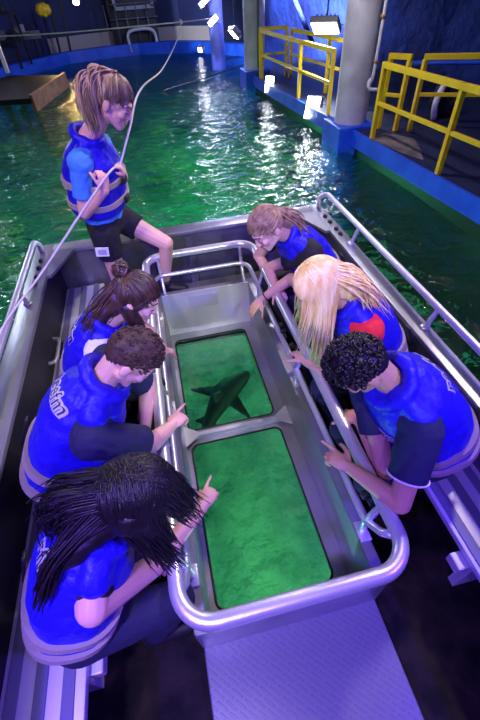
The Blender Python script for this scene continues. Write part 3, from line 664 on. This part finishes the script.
# gunwale: channel on top of the sides
bm = bmesh.new()
bx(bm, -1.01, -.875, -1.6, 2.97, GZ-.03, GZ, .008); link('gunwale', bm, 'alu', boat, True, 40)
bm = bmesh.new(); bx(bm, 1.19, 1.29, -1.6, 2.97, GZ-.03, GZ, .008); bx(bm, 1.282, 1.296, -1.6, 2.97, GZ-.10, GZ-.02, .004); link('gunwale', bm, 'alu', boat, True, 40)
bm = bmesh.new(); bx(bm, -.875, 1.19, 2.84, 2.97, GZ-.03, GZ, .008); link('bow_gunwale', bm, 'alu', boat, True, 40)
for s_, x in ((1, -.875), (-1, 1.19)):   # corner gussets
    bm = bmesh.new()
    a_ = [bm.verts.new(p) for p in ((x, 2.84, GZ), (x, 2.50, GZ), (x+s_*.03, 2.50, GZ), (x+s_*.16, 2.84, GZ))]; b_ = [bm.verts.new(v.co-V((0, 0, .02))) for v in a_]; bm.faces.new(a_); bm.faces.new(b_)
    for i in range(4): bm.faces.new((a_[i], a_[(i+1) % 4], b_[(i+1) % 4], b_[i]))
    link('corner_plate', bm, 'alu', boat, False)
for x in (-.94, 1.24):
    for y in (2.72, 2.62, 2.5, 2.42):
        bm = bmesh.new(); ellip(bm, (x, y, GZ+.004), (.016, .026, .014)); link('cleat', bm, 'black', boat)
# floor (dark) around the well
bm = plate_holes([(-.985, -1.59), (1.262, -1.59), (1.262, 2.86), (-.985, 2.86)], [[(-.16, .34), (.565, .34), (.565, 2.565), (-.16, 2.565)]], -.01, .02); link('deck_floor', bm, 'floor', boat, False)
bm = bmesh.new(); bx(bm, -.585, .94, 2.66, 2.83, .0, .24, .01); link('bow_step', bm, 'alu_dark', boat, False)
bm = bmesh.new(); bx(bm, -.20, .605, -1.5, .315, .0, .035, .006); link('floor_panel', bm, 'tread', boat, False)['label'] = 'lilac lit checkered metal panel'
# viewing well
X0, X1, Y0, Y1, ZT, ZG = -.15, .555, .345, 2.555, .33, -.045
bm = bmesh.new(); th = .012
def quadslab(bm, A, off):
    a_ = [bm.verts.new(p) for p in A]; b_ = [bm.verts.new(V(p)+V(off)) for p in A]; bm.faces.new(a_); bm.faces.new(b_)
    for i in range(4): bm.faces.new((a_[i], a_[(i+1) % 4], b_[(i+1) % 4], b_[i]))
quadslab(bm, [(X0, Y0, ZT), (X0, Y1, ZT), (X0, Y1, -.13), (X0, Y0, -.13)], (-th, 0, 0))
quadslab(bm, [(X1, Y0, ZT), (X1, Y1, ZT), (X1, Y1, -.13), (X1, Y0, -.13)], (th, 0, 0))
quadslab(bm, [(X0, Y0, ZT), (X1, Y0, ZT), (X1, Y0, -.13), (X0, Y0, -.13)], (0, -th, 0))
link('well_wall', bm, 'alu', boat, False)
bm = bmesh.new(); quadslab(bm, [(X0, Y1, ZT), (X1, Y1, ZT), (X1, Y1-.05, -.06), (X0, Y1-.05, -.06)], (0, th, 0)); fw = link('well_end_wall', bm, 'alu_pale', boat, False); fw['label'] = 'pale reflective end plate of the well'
fl = plate_holes([(X0-.05, Y0-.035), (X1+.05, Y0-.035), (X1+.05, Y1+.05), (X0-.05, Y1+.05)], [[(X0, Y0), (X1, Y0), (X1, Y1), (X0, Y1)]], ZT-.003, .006)
bx(fl, X0-.05, X0-.044, Y0-.035, Y1+.05, ZT-.05, ZT); bx(fl, X1+.044, X1+.05, Y0-.035, Y1+.05, ZT-.05, ZT); bx(fl, X0-.05, X1+.05, Y0-.035, Y0-.03, .03, ZT); bx(fl, X0-.05, X1+.05, Y1+.044, Y1+.05, ZT-.05, ZT)
link('well_rim', fl, 'alu', boat, False)
# plaque on the end plate
yp = lambda z: Y1-.05*(ZT-z)/.39-.004
bm = bmesh.new(); quadslab(bm, [(.06, yp(.29), .29), (.29, yp(.29), .29), (.29, yp(.19), .19), (.06, yp(.19), .19)], (0, -.002, 0)); pq = link('plaque', bm, 'grey_panel', fw, False)
pq['label'] = 'small grey data plate'
# window frame plate with two rounded openings
g1 = (-.12, .475, .445, 1.385); g2 = (-.12, .475, 1.50, 2.42)
fb = plate_holes([(X0, Y0), (X1, Y0), (X1, Y1-.045), (X0, Y1-.045)], [rrect(*g1, .045, 0), rrect(*g2, .045, 0)], ZG, .012)
wfr = link('window_frame', fb, 'alu', boat, False)
for g in (g1, g2):
    bm = bmesh.new(); tube(bm, rrect(*g, .045, ZG+.007), .006, 8, closed=True); link('gasket', bm, 'gasket', wfr)
    bm = bmesh.new(); bx(bm, g[0]-.01, g[1]+.01, g[2]-.01, g[3]+.01, ZG-.022, ZG-.008); link('window_pane', bm, 'pane', wfr, False)
bm = bmesh.new(); bx(bm, X0, X1, 1.425, 1.455, ZG, ZG+.045, .004)
for s_, x in ((1, X0), (-1, X1)):
    a_ = [bm.verts.new(p) for p in ((x, 1.36, ZG+.047), (x+s_*.10, 1.43, ZG+.047), (x+s_*.10, 1.45, ZG+.047), (x, 1.52, ZG+.047))]; b_ = [bm.verts.new(v.co-V((0, 0, .006))) for v in a_]; bm.faces.new(a_); bm.faces.new(b_)
    for i in range(4): bm.faces.new((a_[i], a_[(i+1) % 4], b_[(i+1) % 4], b_[i]))
link('cross_beam', bm, 'tube', wfr, False)
# handrails round the well
def railpath(x0, x1, y0, y1, r, z): return rrect(x0, x1, y0, y1, r, z, 10)
bm = bmesh.new(); tube(bm, railpath(-.212, .622, .287, 2.70, .13, .60), .029, 18, closed=True); link('handrail', bm, 'tube', boat)
bm = bmesh.new(); tube(bm, [(-.21, .40, .585), (-.19, .44, .53), (-.185, .52, .455)]+[(-.185, y/10, .45) for y in range(6, 25)]+arc((-.085, 2.565, .45), .10, R(180), R(90), 8)+arc((.478, 2.565, .45), .10, R(90), 0, 8)+[(.578, y/10, .45) for y in range(24, 5, -1)]+[(.578, .52, .455), (.59, .44, .53), (.615, .40, .585)], .017, 12); link('lower_rail', bm, 'tube', boat)
for x0_, x1_, xl in ((-.18, -.215, -.185), (.585, .625, .578)):
    for y in (.52, 1.43, 2.30):
        bm = bmesh.new(); cap(bm, (x0_, y, ZT+.005), (xl, y, .45), .016, .016, 10); cap(bm, (xl, y, .45), (x1_, y, .59), .016, .016, 10)
        box(bm, (x0_, y, ZT+.004), (.05, .09, .010), bev=.003); link('rail_bracket', bm, 'tube', boat)
for x in (-.12, .53):
    bm = bmesh.new(); cap(bm, (x, Y1+.03, ZT), (x, 2.665, .45), .014, .014, 10); cap(bm, (x, 2.665, .45), (x, 2.70, .59), .014, .014, 10); link('rail_bracket', bm, 'tube', boat)
for (x, y, z) in ((.60, .60, .52), (.60, 1.22, .47), (.597, 1.75, .47)):
    bm = bmesh.new(); box(bm, (x, y, z), (.035, .03, .03), bev=.006); tube(bm, [(x, y-.02, z), (x+.01, y-.05, z-.015)], .006, 6); link('clamp', bm, 'black', boat)
# benches
for xa, xb, nm in ((-.885, -.59, 'left'), (.945, 1.235, 'right')):
    bm = bmesh.new(); bx(bm, xa, xb, -1.45, 2.83, .335, .372, .006); bn = link('bench', bm, 'bench', boat, True, 40)
    w = (xb-xa)
    for i in range(3):
        x = xa+w*(.14+.33*i); bm = bmesh.new(); bx(bm, x-.022, x+.022, -1.45, 2.83, .372, .378, .002); link('grip_strip', bm, 'bench_grip', bn, False)
    for y in (.10, 1.1, 2.1, -1.0):
        xi = xb-.01 if nm == 'left' else xa+.01; sg = 1 if nm == 'left' else -1
        bm = bmesh.new(); bx(bm, min(xi, xi+sg*.055), max(xi, xi+sg*.055), y+.18, y+.25, .27, .33, .006); bx(bm, xa+.05, xb-.05, y+.18, y+.22, .0, .335); link('bench_support', bm, 'bench', bn, False)
# side rails
for x, ys, nm in ((-.965, (2.2, 1.25, .3, -.7), 0), (1.30, (2.27, 1.32, .37, -.6), 1)):
    zr = .82 if nm else .80
    x0_ = -.95 if not nm else 1.255
    bm = bmesh.new(); pts = [(x0_, 2.86 if not nm else 2.90, GZ), (x0_, 2.87 if not nm else 2.91, zr-.05)]+[(x0_+(x-x0_)*t/5, (2.87 if not nm else 2.91)-.03*(1-math.cos(t/5*1.57))-.05*t/5, zr-.05+.05*math.sin(t/5*1.57)) for t in range(1, 6)]+[(x, 2.2, zr), (x, 1.0, zr), (x, -1.4, zr), (x, -1.45, GZ)]
    tube(bm, pts, .019, 12); sr = link('side_rail', bm, 'tube', boat)
    for y in ys: bm = bmesh.new(); cap(bm, (x0_, y, GZ-.01), (x, y, zr), .013, .013, 10); bmesh.ops.create_cone(bm, cap_ends=True, segments=14, radius1=.03, radius2=.02, depth=.012, matrix=Matrix.Translation((x0_, y, GZ+.006))); link('rail_post', bm, 'tube', sr)
bm = bmesh.new(); tube(bm, spline([(-.885, 2.12, .45), (-.845, 2.10, .45), (-.84, 2.0, .45), (-.845, 1.9, .45), (-.885, 1.88, .45)], 5), .012, 8); link('grab_handle', bm, 'tube', boat)

# ================================================================== PEOPLE
ey = V((0, 1, 0))
def seated(y, P, N, head, J, fx, **kw):
    P = V(P); kn = .40; JJ = {}
    for sd, sy in (('L', fx), ('R', -fx)):     # facing +x: left = +y
        h_ = P+V((fx*.02, sy*.09, -.02)); k_ = h_+V((fx*.35, sy*kw.get('spread', .05)+kw.get('kdy', 0), .03)); a_ = V((k_.x-fx*.17, k_.y, .08))
        JJ['hip'+sd], JJ['kn'+sd], JJ['an'+sd] = h_, k_, a_
    JJ.update(J); sp = dict(P=P, N=N, head=head, J=JJ, fwd=(fx, 0, 0)); sp.update(kw); return person(sp)

# man, left side -----------------------------------------------------
manL = seated(1.0, (-.70, 1.03, .49), (-.36, 1.10, 1.0), ((-.225, 1.09, 1.10), (.52, -.10, -.85), (.85, 0, .52)),
    dict(shL=(-.37, 1.29, .92), elL=(-.25, 1.34, .66), wrL=(-.30, 1.12, .56), shR=(-.43, .90, .90), elR=(-.245, .965, .70), wrR=W(171, 426, .66)), 1,
    handL=((.3, -1, -.2), (0, .2, 1), (1, 0, 0), .4), handR=(W(192, 404, .62)-W(171, 426, .66), (0, -.2, 1), (-.4, 1, 0), .9, True),
    shirt='navy', legs='denim', sleeve=.85, k=1.06, label='person with short brown hair pointing over the rail, middle of the left bench')
h = manL['head']
bm = bmesh.new(); hair_cap(bm, h, 1.09, .052, -.06, -.005, .006)
for i in range(520):
    d = V([random.gauss(0, 1) for _ in range(3)]).normalized()
    if d.z < -.15 or (d.y > .55 and d.z < .40): continue
    a = h.scalp(d, 1.06); b = h.scalp(d+V((random.gauss(0, .06), .16, .02)), 1.15); tube(bm, [a, a.lerp(b, .5)+(a-h.c).normalized()*.003, b], [.0045, .004, .001], 4)
link('hair', bm, 'hair_short', manL['root'])
lettering(manL, 'reefm', .080, .84, .03)

# dark-haired woman, near left --------------------------------------
dk = seated(.45, (-.60, .47, .49), (-.355, .53, .98), ((-.245, .550, 1.07), (.86, .18, -.48), (.5, 0, .85)),
    dict(shL=(-.38, .69, .90), elL=(-.24, .78, .68), wrL=(-.3, .62, .55), shR=(-.41, .35, .87), elR=W(153, 566, .71), wrR=W(203, 506, .63)), 1,
    handL=((.2, -1, -.2), (0, .2, 1), (1, 0, 0), .4), handR=(W(218, 476, .60)-W(203, 506, .63), (0, -.2, 1), (-1, .2, 0), .9, True),
    shirt='black_cloth', legs='denim', sleeve=0, k=.96, kdy=.08, label='person with long black hair and bare arm pointing down, nearest on the left bench')
h = dk['head']; c = h.c
bm = bmesh.new(); hair_cap(bm, h, 1.12, .050, -.07, -.03)
hair_mass(bm, h, [((-.02, -.01, .03), (.03, .01, .03), .092, .088), ((.0, -.06, .02), (.05, -.07, -.12), .06, .035), ((.0, .06, .02), (.04, .09, -.12), .06, .035), ((-.06, .0, .02), (-.15, .0, -.03), .075, .05),
    ((-.06, .05, .01), (-.22, .06, -.05), .06, .03), ((-.08, -.06, -.01), (-.22, -.12, -.08), .05, .02), ((.04, .0, .04), (.11, .03, -.05), .07, .045)], .008, .008)
hair_group(bm, h, 345, (0, -.2, 1), (.9, .1, -.2), c+V((.06, .13, -.19)), .5, .35, .026, .0031, wav=.006, k=1.22)
hair_group(bm, h, 570, (0, -.2, 1), (-.9, .1, -.2), c+V((.06, -.12, -.24)), .5, .35, .028, .0031, wav=.006, k=1.22)
hair_group(bm, h, 450, (0, .2, 1), (0, .85, .4), c+V((.15, .01, -.22)), .5, .4, .030, .0031, wav=.006, k=1.22)
hair_group(bm, h, 540, (0, -.2, 1), (0, -.95, .1), c+V((-.20, -.02, -.06)), .5, .4, .035, .0031, mid=c+V((-.17, 0, .03)), wav=.006, k=1.15)
hair_group(bm, h, 165, (.3, -.3, 1), (.4, -.9, .0), c+V((-.29, .07, -.07)), .3, .3, .025, .0032, mid=c+V((-.18, .05, .02)), wav=.006)
hair_group(bm, h, 135, (-.2, -.4, 1), (-.4, -.9, -.1), c+V((-.29, -.19, -.13)), .3, .3, .014, .0032, mid=c+V((-.20, -.11, -.02)), wav=.006)
link('hair', bm, 'hair_black', dk['root'])
lettering(dk, 'rfm', .085, .80, .05)

# woman with bun, far left ------------------------------------------
pn = seated(1.6, (-.61, 1.62, .49), (-.36, 1.52, .97), ((-.20, 1.50, 1.08), (.84, -.22, -.50), (.52, -.05, .85)),
    dict(shL=(-.33, 1.69, .90), elL=(-.22, 1.76, .66), wrL=W(166, 352, .46), shR=(-.42, 1.36, .89), elR=(-.27, 1.36, .66), wrR=(-.25, 1.56, .57)), 1,
    handL=(W(175, 346, .38)-W(166, 352, .46), (0, -.3, 1), (1, .3, 0), 1.0), handR=((.4, 1, -.1), (0, -.2, 1), (-.5, 0, .3), .5),
    shirt='white_cloth', legs='denim', sleeve=.6, k=.92, hump=.03, label='person with brown hair in a bun and white shirt, farthest on the left bench')
h = pn['head']; c = h.c
bm = bmesh.new(); hair_cap(bm, h, 1.07, .052, -.075, -.02)
tie = h.scalp((0, -.75, .65), 1.12)
for A in ((.6, .6, .3), (-.6, .6, .3), (0, .8, .5), (.9, .1, 0), (-.9, .1, 0), (.7, -.5, -.3), (-.7, -.5, -.3), (0, .3, 1)):
    hair_group(bm, h, 26, A, (0, -.75, .65), None, .22, .10, 0, .0042, m=9, k=1.06)
ellip(bm, tie+(tie-c).normalized()*.015, (.036, .036, .030), h.B)
for i in range(26):
    a0 = random.uniform(0, 6.28); pl = V([random.gauss(0, 1) for _ in range(3)]).normalized(); x_, y_ = frame_of(pl); cc = tie+(tie-c).normalized()*.02
    tube(bm, arc(cc, .032+random.uniform(-.006, .006), a0, a0+4.2, 12, x_, y_), .0052, 5)
hair_mass(bm, h, [((-.05, 0, .02), (-.14, -.0, -.03), .07, .05), ((-.14, 0, -.03), (-.23, -.02, -.10), .05, .025), ((-.04, -.05, -.02), (.0, -.07, -.18), .045, .02)], .008, .01)
hair_group(bm, h, 200, (0, -.7, .5), (0, -.95, .1), c+V((-.25, -.03, -.12)), .15, .30, .028, .0045, mid=c+V((-.15, 0, -.02)), wav=.010)
hair_group(bm, h, 90, (-.4, -.5, .3), (-.7, -.5, -.4), c+V((.03, -.07, -.24)), .2, .2, .018, .0045, wav=.012)
hair_group(bm, h, 12, (-.5, .5, .4), (-.85, .2, -.3), c+V((.06, -.07, -.18)), .1, .1, .01, .003, wav=.008)
link('hair', bm, 'hair_brown', pn['root'])
lettering(pn, 'reefm', .075, .78)

# right side: far girl ----------------------------------------------
bk = seated(2.1, (1.03, 2.14, .49), (.70, 2.06, .97), ((.55, 1.98, 1.07), (-.76, -.36, -.55), (-.50, -.12, .85)),
    dict(shR=(.72, 2.25, .90), elR=(.60, 2.38, .66), wrR=(.66, 2.18, .56), shL=(.82, 1.92, .90), elL=W(268, 268, .66), wrL=W(277, 289, .62)), -1,
    handR=((.1, -1, -.1), (0, .2, 1), (-1, 0, 0), .4), handL=(V((.25, -.9, -.2)), (0, 0, 1), (-.8, -.2, 0), .6),
    shirt='black_cloth', legs='black_cloth', sleeve=.55, k=.92, spread=.04, label='person with light brown hair tied back, farthest on the right bench')
h = bk['head']; c = h.c
bm = bmesh.new(); hair_cap(bm, h, 1.07, .050, -.075, -.02)
for A in ((.6, .6, .3), (-.6, .6, .3), (0, .8, .5), (.9, .1, 0), (-.9, .1, 0), (.7, -.5, -.3), (-.7, -.5, -.3), (0, .3, 1)):
    hair_group(bm, h, 26, A, (0, -1, .1), None, .22, .10, 0, .0042, m=9, k=1.06)
hair_mass(bm, h, [((.09, .03, .0), (.18, .06, -.03), .035, .035), ((.18, .06, -.03), (.26, .05, -.10), .035, .015)], .007, .008)
hair_group(bm, h, 90, (0, -.9, .3), (0, -1, .05), c+V((.26, .05, -.10)), .08, .08, .026, .0048, mid=c+V((.17, .06, .0)), wav=.010)
link('hair', bm, 'hair_light', bk['root'])

# blonde woman, right side -------------------------------------------
bl = seated(1.35, (1.03, 1.36, .49), (.76, 1.35, .97), ((.625, 1.345, 1.08), (-.80, -.12, -.58), (-.52, 0, .85)),
    dict(shR=(.76, 1.53, .90), elR=W(291, 279, .70), wrR=W(262, 299, .57), shL=(.83, 1.19, .89), elL=(.66, 1.17, .66), wrL=(.60, 1.36, .58)), -1,
    handR=(W(250, 312, .50)-W(262, 299, .57), (0, -.2, 1), (1, -.3, 0), .35), handL=((-.2, 1, -.1), (0, 0, 1), (-1, 0, .2), .5),
    shirt='red_cloth', legs='denim', sleeve=.20, k=.98, label='person with long blonde hair and red top reaching over the rail, right bench')
bm = bmesh.new(); wR = bl['J']['wrR']; dR = (bl['J']['elR']-wR).normalized(); x_, y_ = frame_of(dR); tube(bm, [wR+dR*.03+(x_*math.cos(q)+y_*math.sin(q))*.031 for q in [6.283*i/20 for i in range(20)]], .004, 6, closed=True); link('bracelet', bm, 'black', bl['root'])
h = bl['head']; c = h.c
M['hair_blonde_root'] = M['hair_light']
bm = bmesh.new(); hair_cap(bm, h, 1.07, .050, -.07, -.03); link('hair_roots', bm, 'hair_light', bl['root'])
bm = bmesh.new()
hair_mass(bm, h, [((.0, .0, .03), (.02, .0, .02), .092, .09), ((-.01, -.05, .0), (-.01, -.08, -.18), .05, .035), ((-.01, -.08, -.18), (-.01, -.09, -.30), .035, .015), ((-.01, .07, .0), (-.03, .09, -.24), .05, .02), ((.05, .0, .02), (.16, -.04, -.04), .08, .045)], .008, .006)
hair_group(bm, h, 480, (.1, .1, 1), (.85, .2, -.1), c+V((-.01, -.10, -.37)), .30, .30, .026, .0040, wav=.003, k=1.20)
hair_group(bm, h, 260, (0, .1, 1), (-.9, .3, -.1), c+V((-.04, .10, -.30)), .30, .32, .026, .0040, wav=.003, k=1.16)
hair_group(bm, h, 120, (.2, .2, 1), (.6, .75, .1), c+V((-.09, -.08, -.31)), .25, .20, .020, .0038, wav=.003, k=1.14)
hair_group(bm, h, 380, (0, -.3, 1), (.3, -.95, .1), c+V((.22, -.05, -.14)), .35, .35, .030, .0040, mid=c+V((.14, -.03, .02)), wav=.004, k=1.18)
hair_group(bm, h, 60, (.2, -.3, 1), (.6, -.8, .0), c+V((.32, -.10, -.19)), .2, .2, .028, .0032, mid=c+V((.18, -.08, .0)), wav=.006, k=1.18)
link('hair', bm, 'hair_blonde', bl['root'])

# man, right side ----------------------------------------------------
mr = seated(.75, (1.03, .80, .49), (.70, .80, 1.0), ((.560, .815, 1.11), (-.58, .05, -.81), (-.80, .05, .58)),
    dict(shR=(.69, .99, .92), elR=W(386, 470, .60), wrR=W(360, 422, .62), shL=(.76, .635, .90), elL=W(400, 503, .64), wrL=W(350, 468, .62)), -1, vest=1.04,
    handR=(V((-.2, 1, -.3)), (0, 0, 1), (-1, 0, 0), .5), handL=(W(320, 447, .63)-W(350, 468, .62), (.1, -.3, 1), (-.2, 1, 0), .75, True),
    shirt='navy', legs='denim', sleeve=.64, skin='skin_tan', k=1.06, label='person with short black hair pointing over the rail, nearest on the right bench')
h = mr['head']; c = h.c
bm = bmesh.new(); hair_cap(bm, h, 1.10, .050, -.07, -.005, .012)
for i in range(900):
    d = V([random.gauss(0, 1) for _ in range(3)]).normalized()
    if d.z < -.25 or (d.y > .55 and d.z < .40): continue
    a = h.scalp(d, 1.04); nn = (a-h.c).normalized(); sd = V([random.gauss(0, 1) for _ in range(3)]); sd = (sd-nn*sd.dot(nn)).normalized()
    tube(bm, [a, a+nn*.010+sd*.005, a+nn*.013+sd*.012, a+nn*.006+sd*.020], [.0045, .0045, .004, .0015], 5)
link('hair', bm, 'hair_black', mr['root'])
lettering(mr, 'reefm', .085, .80)
lettering(mr, 'reefm', .040, .72, .09, front=True)
# shirt cuff stripe
sh, el_ = mr['J']['shL'], mr['J']['elL']; ax = (el_-sh).normalized(); x_, y_ = frame_of(ax); bm = bmesh.new()
tube(bm, [sh.lerp(el_, .615)+(x_*math.cos(q)+y_*math.sin(q))*.0755 for q in [6.283*i/32 for i in range(32)]], .004, 6, closed=True); link('sleeve_stripe', bm, 'white_cloth', mr['root'])

# standing woman at the bow -------------------------------------------
st = person(dict(P=(-.40, 2.66, .95), N=(-.345, 2.60, 1.47), head=((-.150, 2.56, 1.635), (.80, -.30, -.53), (.50, -.12, .85)), fwd=(.9, -.2, 0), footL=(1, -.3, 0),
    J=dict(shL=(-.30, 2.74, 1.39), elL=(-.27, 2.81, 1.13), wrL=(-.20, 2.60, 1.24), shR=(-.41, 2.455, 1.385), elR=(-.47, 2.42, 1.12), wrR=(-.31, 2.38, 1.25),
        hipL=(-.33, 2.76, .92), knL=(-.03, 2.62, .74), anL=(-.10, 2.745, .325), hipR=(-.42, 2.57, .92), knR=(-.43, 2.60, .47), anR=(-.49, 2.54, .08)),
    handL=((-.1, -.4, 1), (.9, 0, 0), (0, -1, 0), 1.25), handR=((.15, .05, 1), (.5, -.8, 0), (-.6, -.4, 0), 1.3),
    shirt='sky_cloth', legs='black_cloth', legname='shorts', leg=.42, sleeve=.70, slr=.88, k=.95, vest=1.10, vbot=.20, bands=(.36, .60), hump=.02, vstrap=(), z0=0,
    label='person standing at the bow in black shorts, holding the rope'))
h = st['head']; c = h.c
bm = bmesh.new(); hair_cap(bm, h, 1.06, .052, -.075, -.02)
for A in ((.6, .6, .3), (-.6, .6, .3), (0, .8, .5), (.9, .1, 0), (-.9, .1, 0)):
    hair_group(bm, h, 26, A, (0, -.4, .95), None, .22, .10, 0, .0040, m=9, k=1.05)
link('hair_roots', bm, 'hair_ash_root', st['root'])
bm = bmesh.new()
for A in ((.7, -.5, -.3), (-.7, -.5, -.3), (0, -1, -.1), (-.8, .0, .3)):
    hair_group(bm, h, 30, A, (0, -.4, .95), None, .22, .10, 0, .0040, m=9, k=1.07)
tie = h.scalp((0, -.4, .95), 1.10)
hair_mass(bm, h, [((-.035, -.01, .11), (-.085, -.02, .11), .036, .044), ((-.085, -.02, .11), (-.125, -.04, -.01), .044, .040), ((-.125, -.04, -.01), (-.125, -.05, -.09), .038, .016)], .007, .008)
hair_group(bm, h, 190, (0, -.4, .95), (0, -.5, .9), c+V((-.130, -.06, -.11)), .05, .06, .022, .0040, mid=c+V((-.125, -.03, .10)), wav=.004, k=1.15, m=3)
hair_group(bm, h, 60, (0, -.4, .95), (0, -.5, .9), c+V((-.09, -.04, -.02)), .05, .06, .024, .0040, mid=c+V((-.07, -.02, .13)), wav=.004, k=1.15, m=3)
link('hair', bm, 'hair_ash', st['root'])
bm = bmesh.new(); x_, y_ = frame_of(tie-c); tube(bm, arc(tie+(tie-c).normalized()*.004, .024, 0, 6.0, 16, x_, y_), .006, 6); link('hair_tie', bm, 'hair_ash_root', st['root'])
bm = bmesh.new(); B = Matrix.Rotation(R(8), 3, 'Y'); box(bm, (-.455, 2.462, .83), (.085, .006, .065), B, .002); link('name_tag', bm, 'white_cloth', st['root'], False)
bm = bmesh.new(); box(bm, (-.455, 2.458, .83), (.055, .002, .035), B); link('tag_print', bm, 'grey_panel', st['root'], False)
bm = bmesh.new(); a = st['J']['anL'].lerp(st['J']['knL'], .12); dR = (st['J']['knL']-st['J']['anL']).normalized(); x_, y_ = frame_of(dR); tube(bm, [a+(x_*math.cos(q)+y_*math.sin(q))*.041 for q in [6.283*i/20 for i in range(20)]], .006, 6, closed=True); link('anklet', bm, 'black', st['root'])
lettering(st, 'reefm', .05, .80, 0)

# ------------------------------------------------------------------ ropes
hR = st['J']['wrR']+V((.03, -.01, .075)); hL = st['J']['wrL']+V((-.01, -.03, .07))
top = Wy(181, 22, 9.5)
bm = bmesh.new(); tube(bm, spline([(-.99, .9, .715), (-1.0, 1.7, .80), W(45, 268, .93), hR, hL, (-.10, 2.62, 1.49), Wy(141, 89, 3.2), Wy(163, 68, 5.6), Wy(177, 40, 8.4), top], 12), .0065, 8)
tag(link('mooring_rope', bm, 'rope'), 'pale rope running from the overhead line through the hands at the bow', 'rope')
l0, l1 = Wy(-40, 38, 9.5), Wy(214, 18, 13.5)
bm = bmesh.new(); tube(bm, spline([l0, Wy(60, 33, 9.4), top, l1], 12), .011, 6); tag(link('overhead_line', bm, 'rope'), 'thin line strung across the pool from the glowing pillar', 'rope')
bm = bmesh.new(); ellip(bm, top, (.03, .03, .04)); tag(link('knot', bm, 'rope'), 'knot where the rope meets the overhead line', 'knot')
bm = bmesh.new(); tube(bm, spline([W(168, 96, .12), W(166, 90, .14), W(205, 78, .12), W(246, 64, .16)], 10), .014, 6); tag(link('floating_line', bm, 'dark_frame'), 'thin dark line lying across the water towards the far pillar', 'rope')

# ================================================================== LIGHT
def area(loc, tgt, size, e, col, sy=None):
    L = bpy.data.lights.new('lamp', 'AREA'); L.energy = e; L.color = col; L.size = size
    if sy: L.shape = 'RECTANGLE'; L.size_y = sy
    o = bpy.data.objects.new('lamp', L); COL.objects.link(o); o.location = loc; o.rotation_euler = (V(tgt)-V(loc)).to_track_quat('-Z', 'Y').to_euler(); return o
def spot(loc, tgt, e, col, ang=60, blend=.5, soft=.1):
    L = bpy.data.lights.new('spot', 'SPOT'); L.energy = e; L.color = col; L.spot_size = R(ang); L.spot_blend = blend; L.shadow_soft_size = soft
    o = bpy.data.objects.new('spot', L); COL.objects.link(o); o.location = loc; o.rotation_euler = (V(tgt)-V(loc)).to_track_quat('-Z', 'Y').to_euler(); return o
def point(loc, e, col, soft=.0):
    L = bpy.data.lights.new('point', 'POINT'); L.energy = e; L.color = col; L.shadow_soft_size = soft
    o = bpy.data.objects.new('point', L); COL.objects.link(o); o.location = loc; return o
BLUE = (.13, .045, 1.0)
# blue lamps over the stern, pale lamp above the bow, added fill and key spots
spot((-1.9, -1.2, 3.0), (-.3, .7, .5), 620, BLUE, 75, .6, .12)
spot((2.6, -1.0, 3.0), (.8, .9, .5), 600, BLUE, 75, .6, .12)
spot((-.9, -.5, 3.0), (-.02, .30, .3), 230, (.62, .50, 1.0), 34, .8, .12)  # added spot that brightens the near rail and floor panel
spot((-.2, -1.6, 3.4), (.2, .9, .3), 110, (.40, .25, 1.0), 60, .6, .15)  # added lilac fill over the near half of the boat
spot((2.9, 2.9, 4.4), (.5, 1.4, .5), 520, (1.0, .80, .82), 60, .6, .2)
spot((-1.6, .4, 4.2), (-.4, 2.3, 1.2), 330, (1.0, .84, .86), 60, .6, .2)  # added key spot on the standing woman
spot((.6, -2.6, 3.9), (.2, 2.6, .2), 420, (.85, .97, .95), 22, .6, .2)  # narrow spot added to brighten the well end plate
# underwater lamps; unseen ones under the hull added to light the bed
for x, y, z, e, c in ((-.62, .35, -.9, 50, (.28, 1, .78)), (1.15, .35, -.9, 56, (.45, 1, .55)), (1.1, 2.5, -.7, 3, (.1, 1, .36)), (-.6, 2.5, -.7, 1.5, (.03, .9, .65)), (.2, -.4, -1.1, 34, (.40, 1, .55))):
    point((x, y, z), e, c)
for x, y, z, e, c in ((.9, 6.4, -.7, 100, (.12, 1, .45)), (1.2, 9.0, -.6, 70, (.1, 1, .45)), (-1.2, 5.0, -.6, 9, (.08, .7, .75)), (-2.8, 3.0, -.6, 7, (.10, .8, .55)), (2.2, 3.2, -.9, 9, (.35, 1, .15)), (1.9, 1.2, -.6, 14, (.15, 1, .25)), (-3, 8, -.6, 12, (.06, .5, .8))):
    point((x, y, z), e, c)
# hall lamps, with unseen lights added for the wall, pillars and rails
spot((3.3, 9.3, 2.2), (4.4, 12.2, 1.9), 3500, (.80, .85, 1), 70)  # added spot making the bright patch on the right wall
point((2.0, 13.2, 2.0), 260, (.45, .5, 1), .05)
point((5.2, 4.5, 3.6), 22, (.35, .45, 1), .2)
point((1.6, 5.0, 3.2), 170, (.90, .82, 1), .15)  # added point brightening the concrete pillars and yellow rails
point((-3.5, 13.5, 3.2), 45, (.6, .55, 1), .15)
spot(Wy(60, 60, 15.5)+V((0, 0, .5)), (-1.9, 11.5, .2), 90, (1, .65, .25), 90)
area((-6.5, 12.5, 3.4), (-2, 5, 0), .5, 160, (.75, .85, 1))
w = bpy.data.worlds.new('world'); S.world = w; w.use_nodes = True; w.node_tree.nodes['Background'].inputs[0].default_value = (.03, .04, .12, 1); w.node_tree.nodes['Background'].inputs[1].default_value = .3
S.view_settings.view_transform = 'Standard'; S.view_settings.look = 'None'; S.view_settings.gamma = 1; S.view_settings.exposure = .22; S.view_settings.use_curve_mapping = False
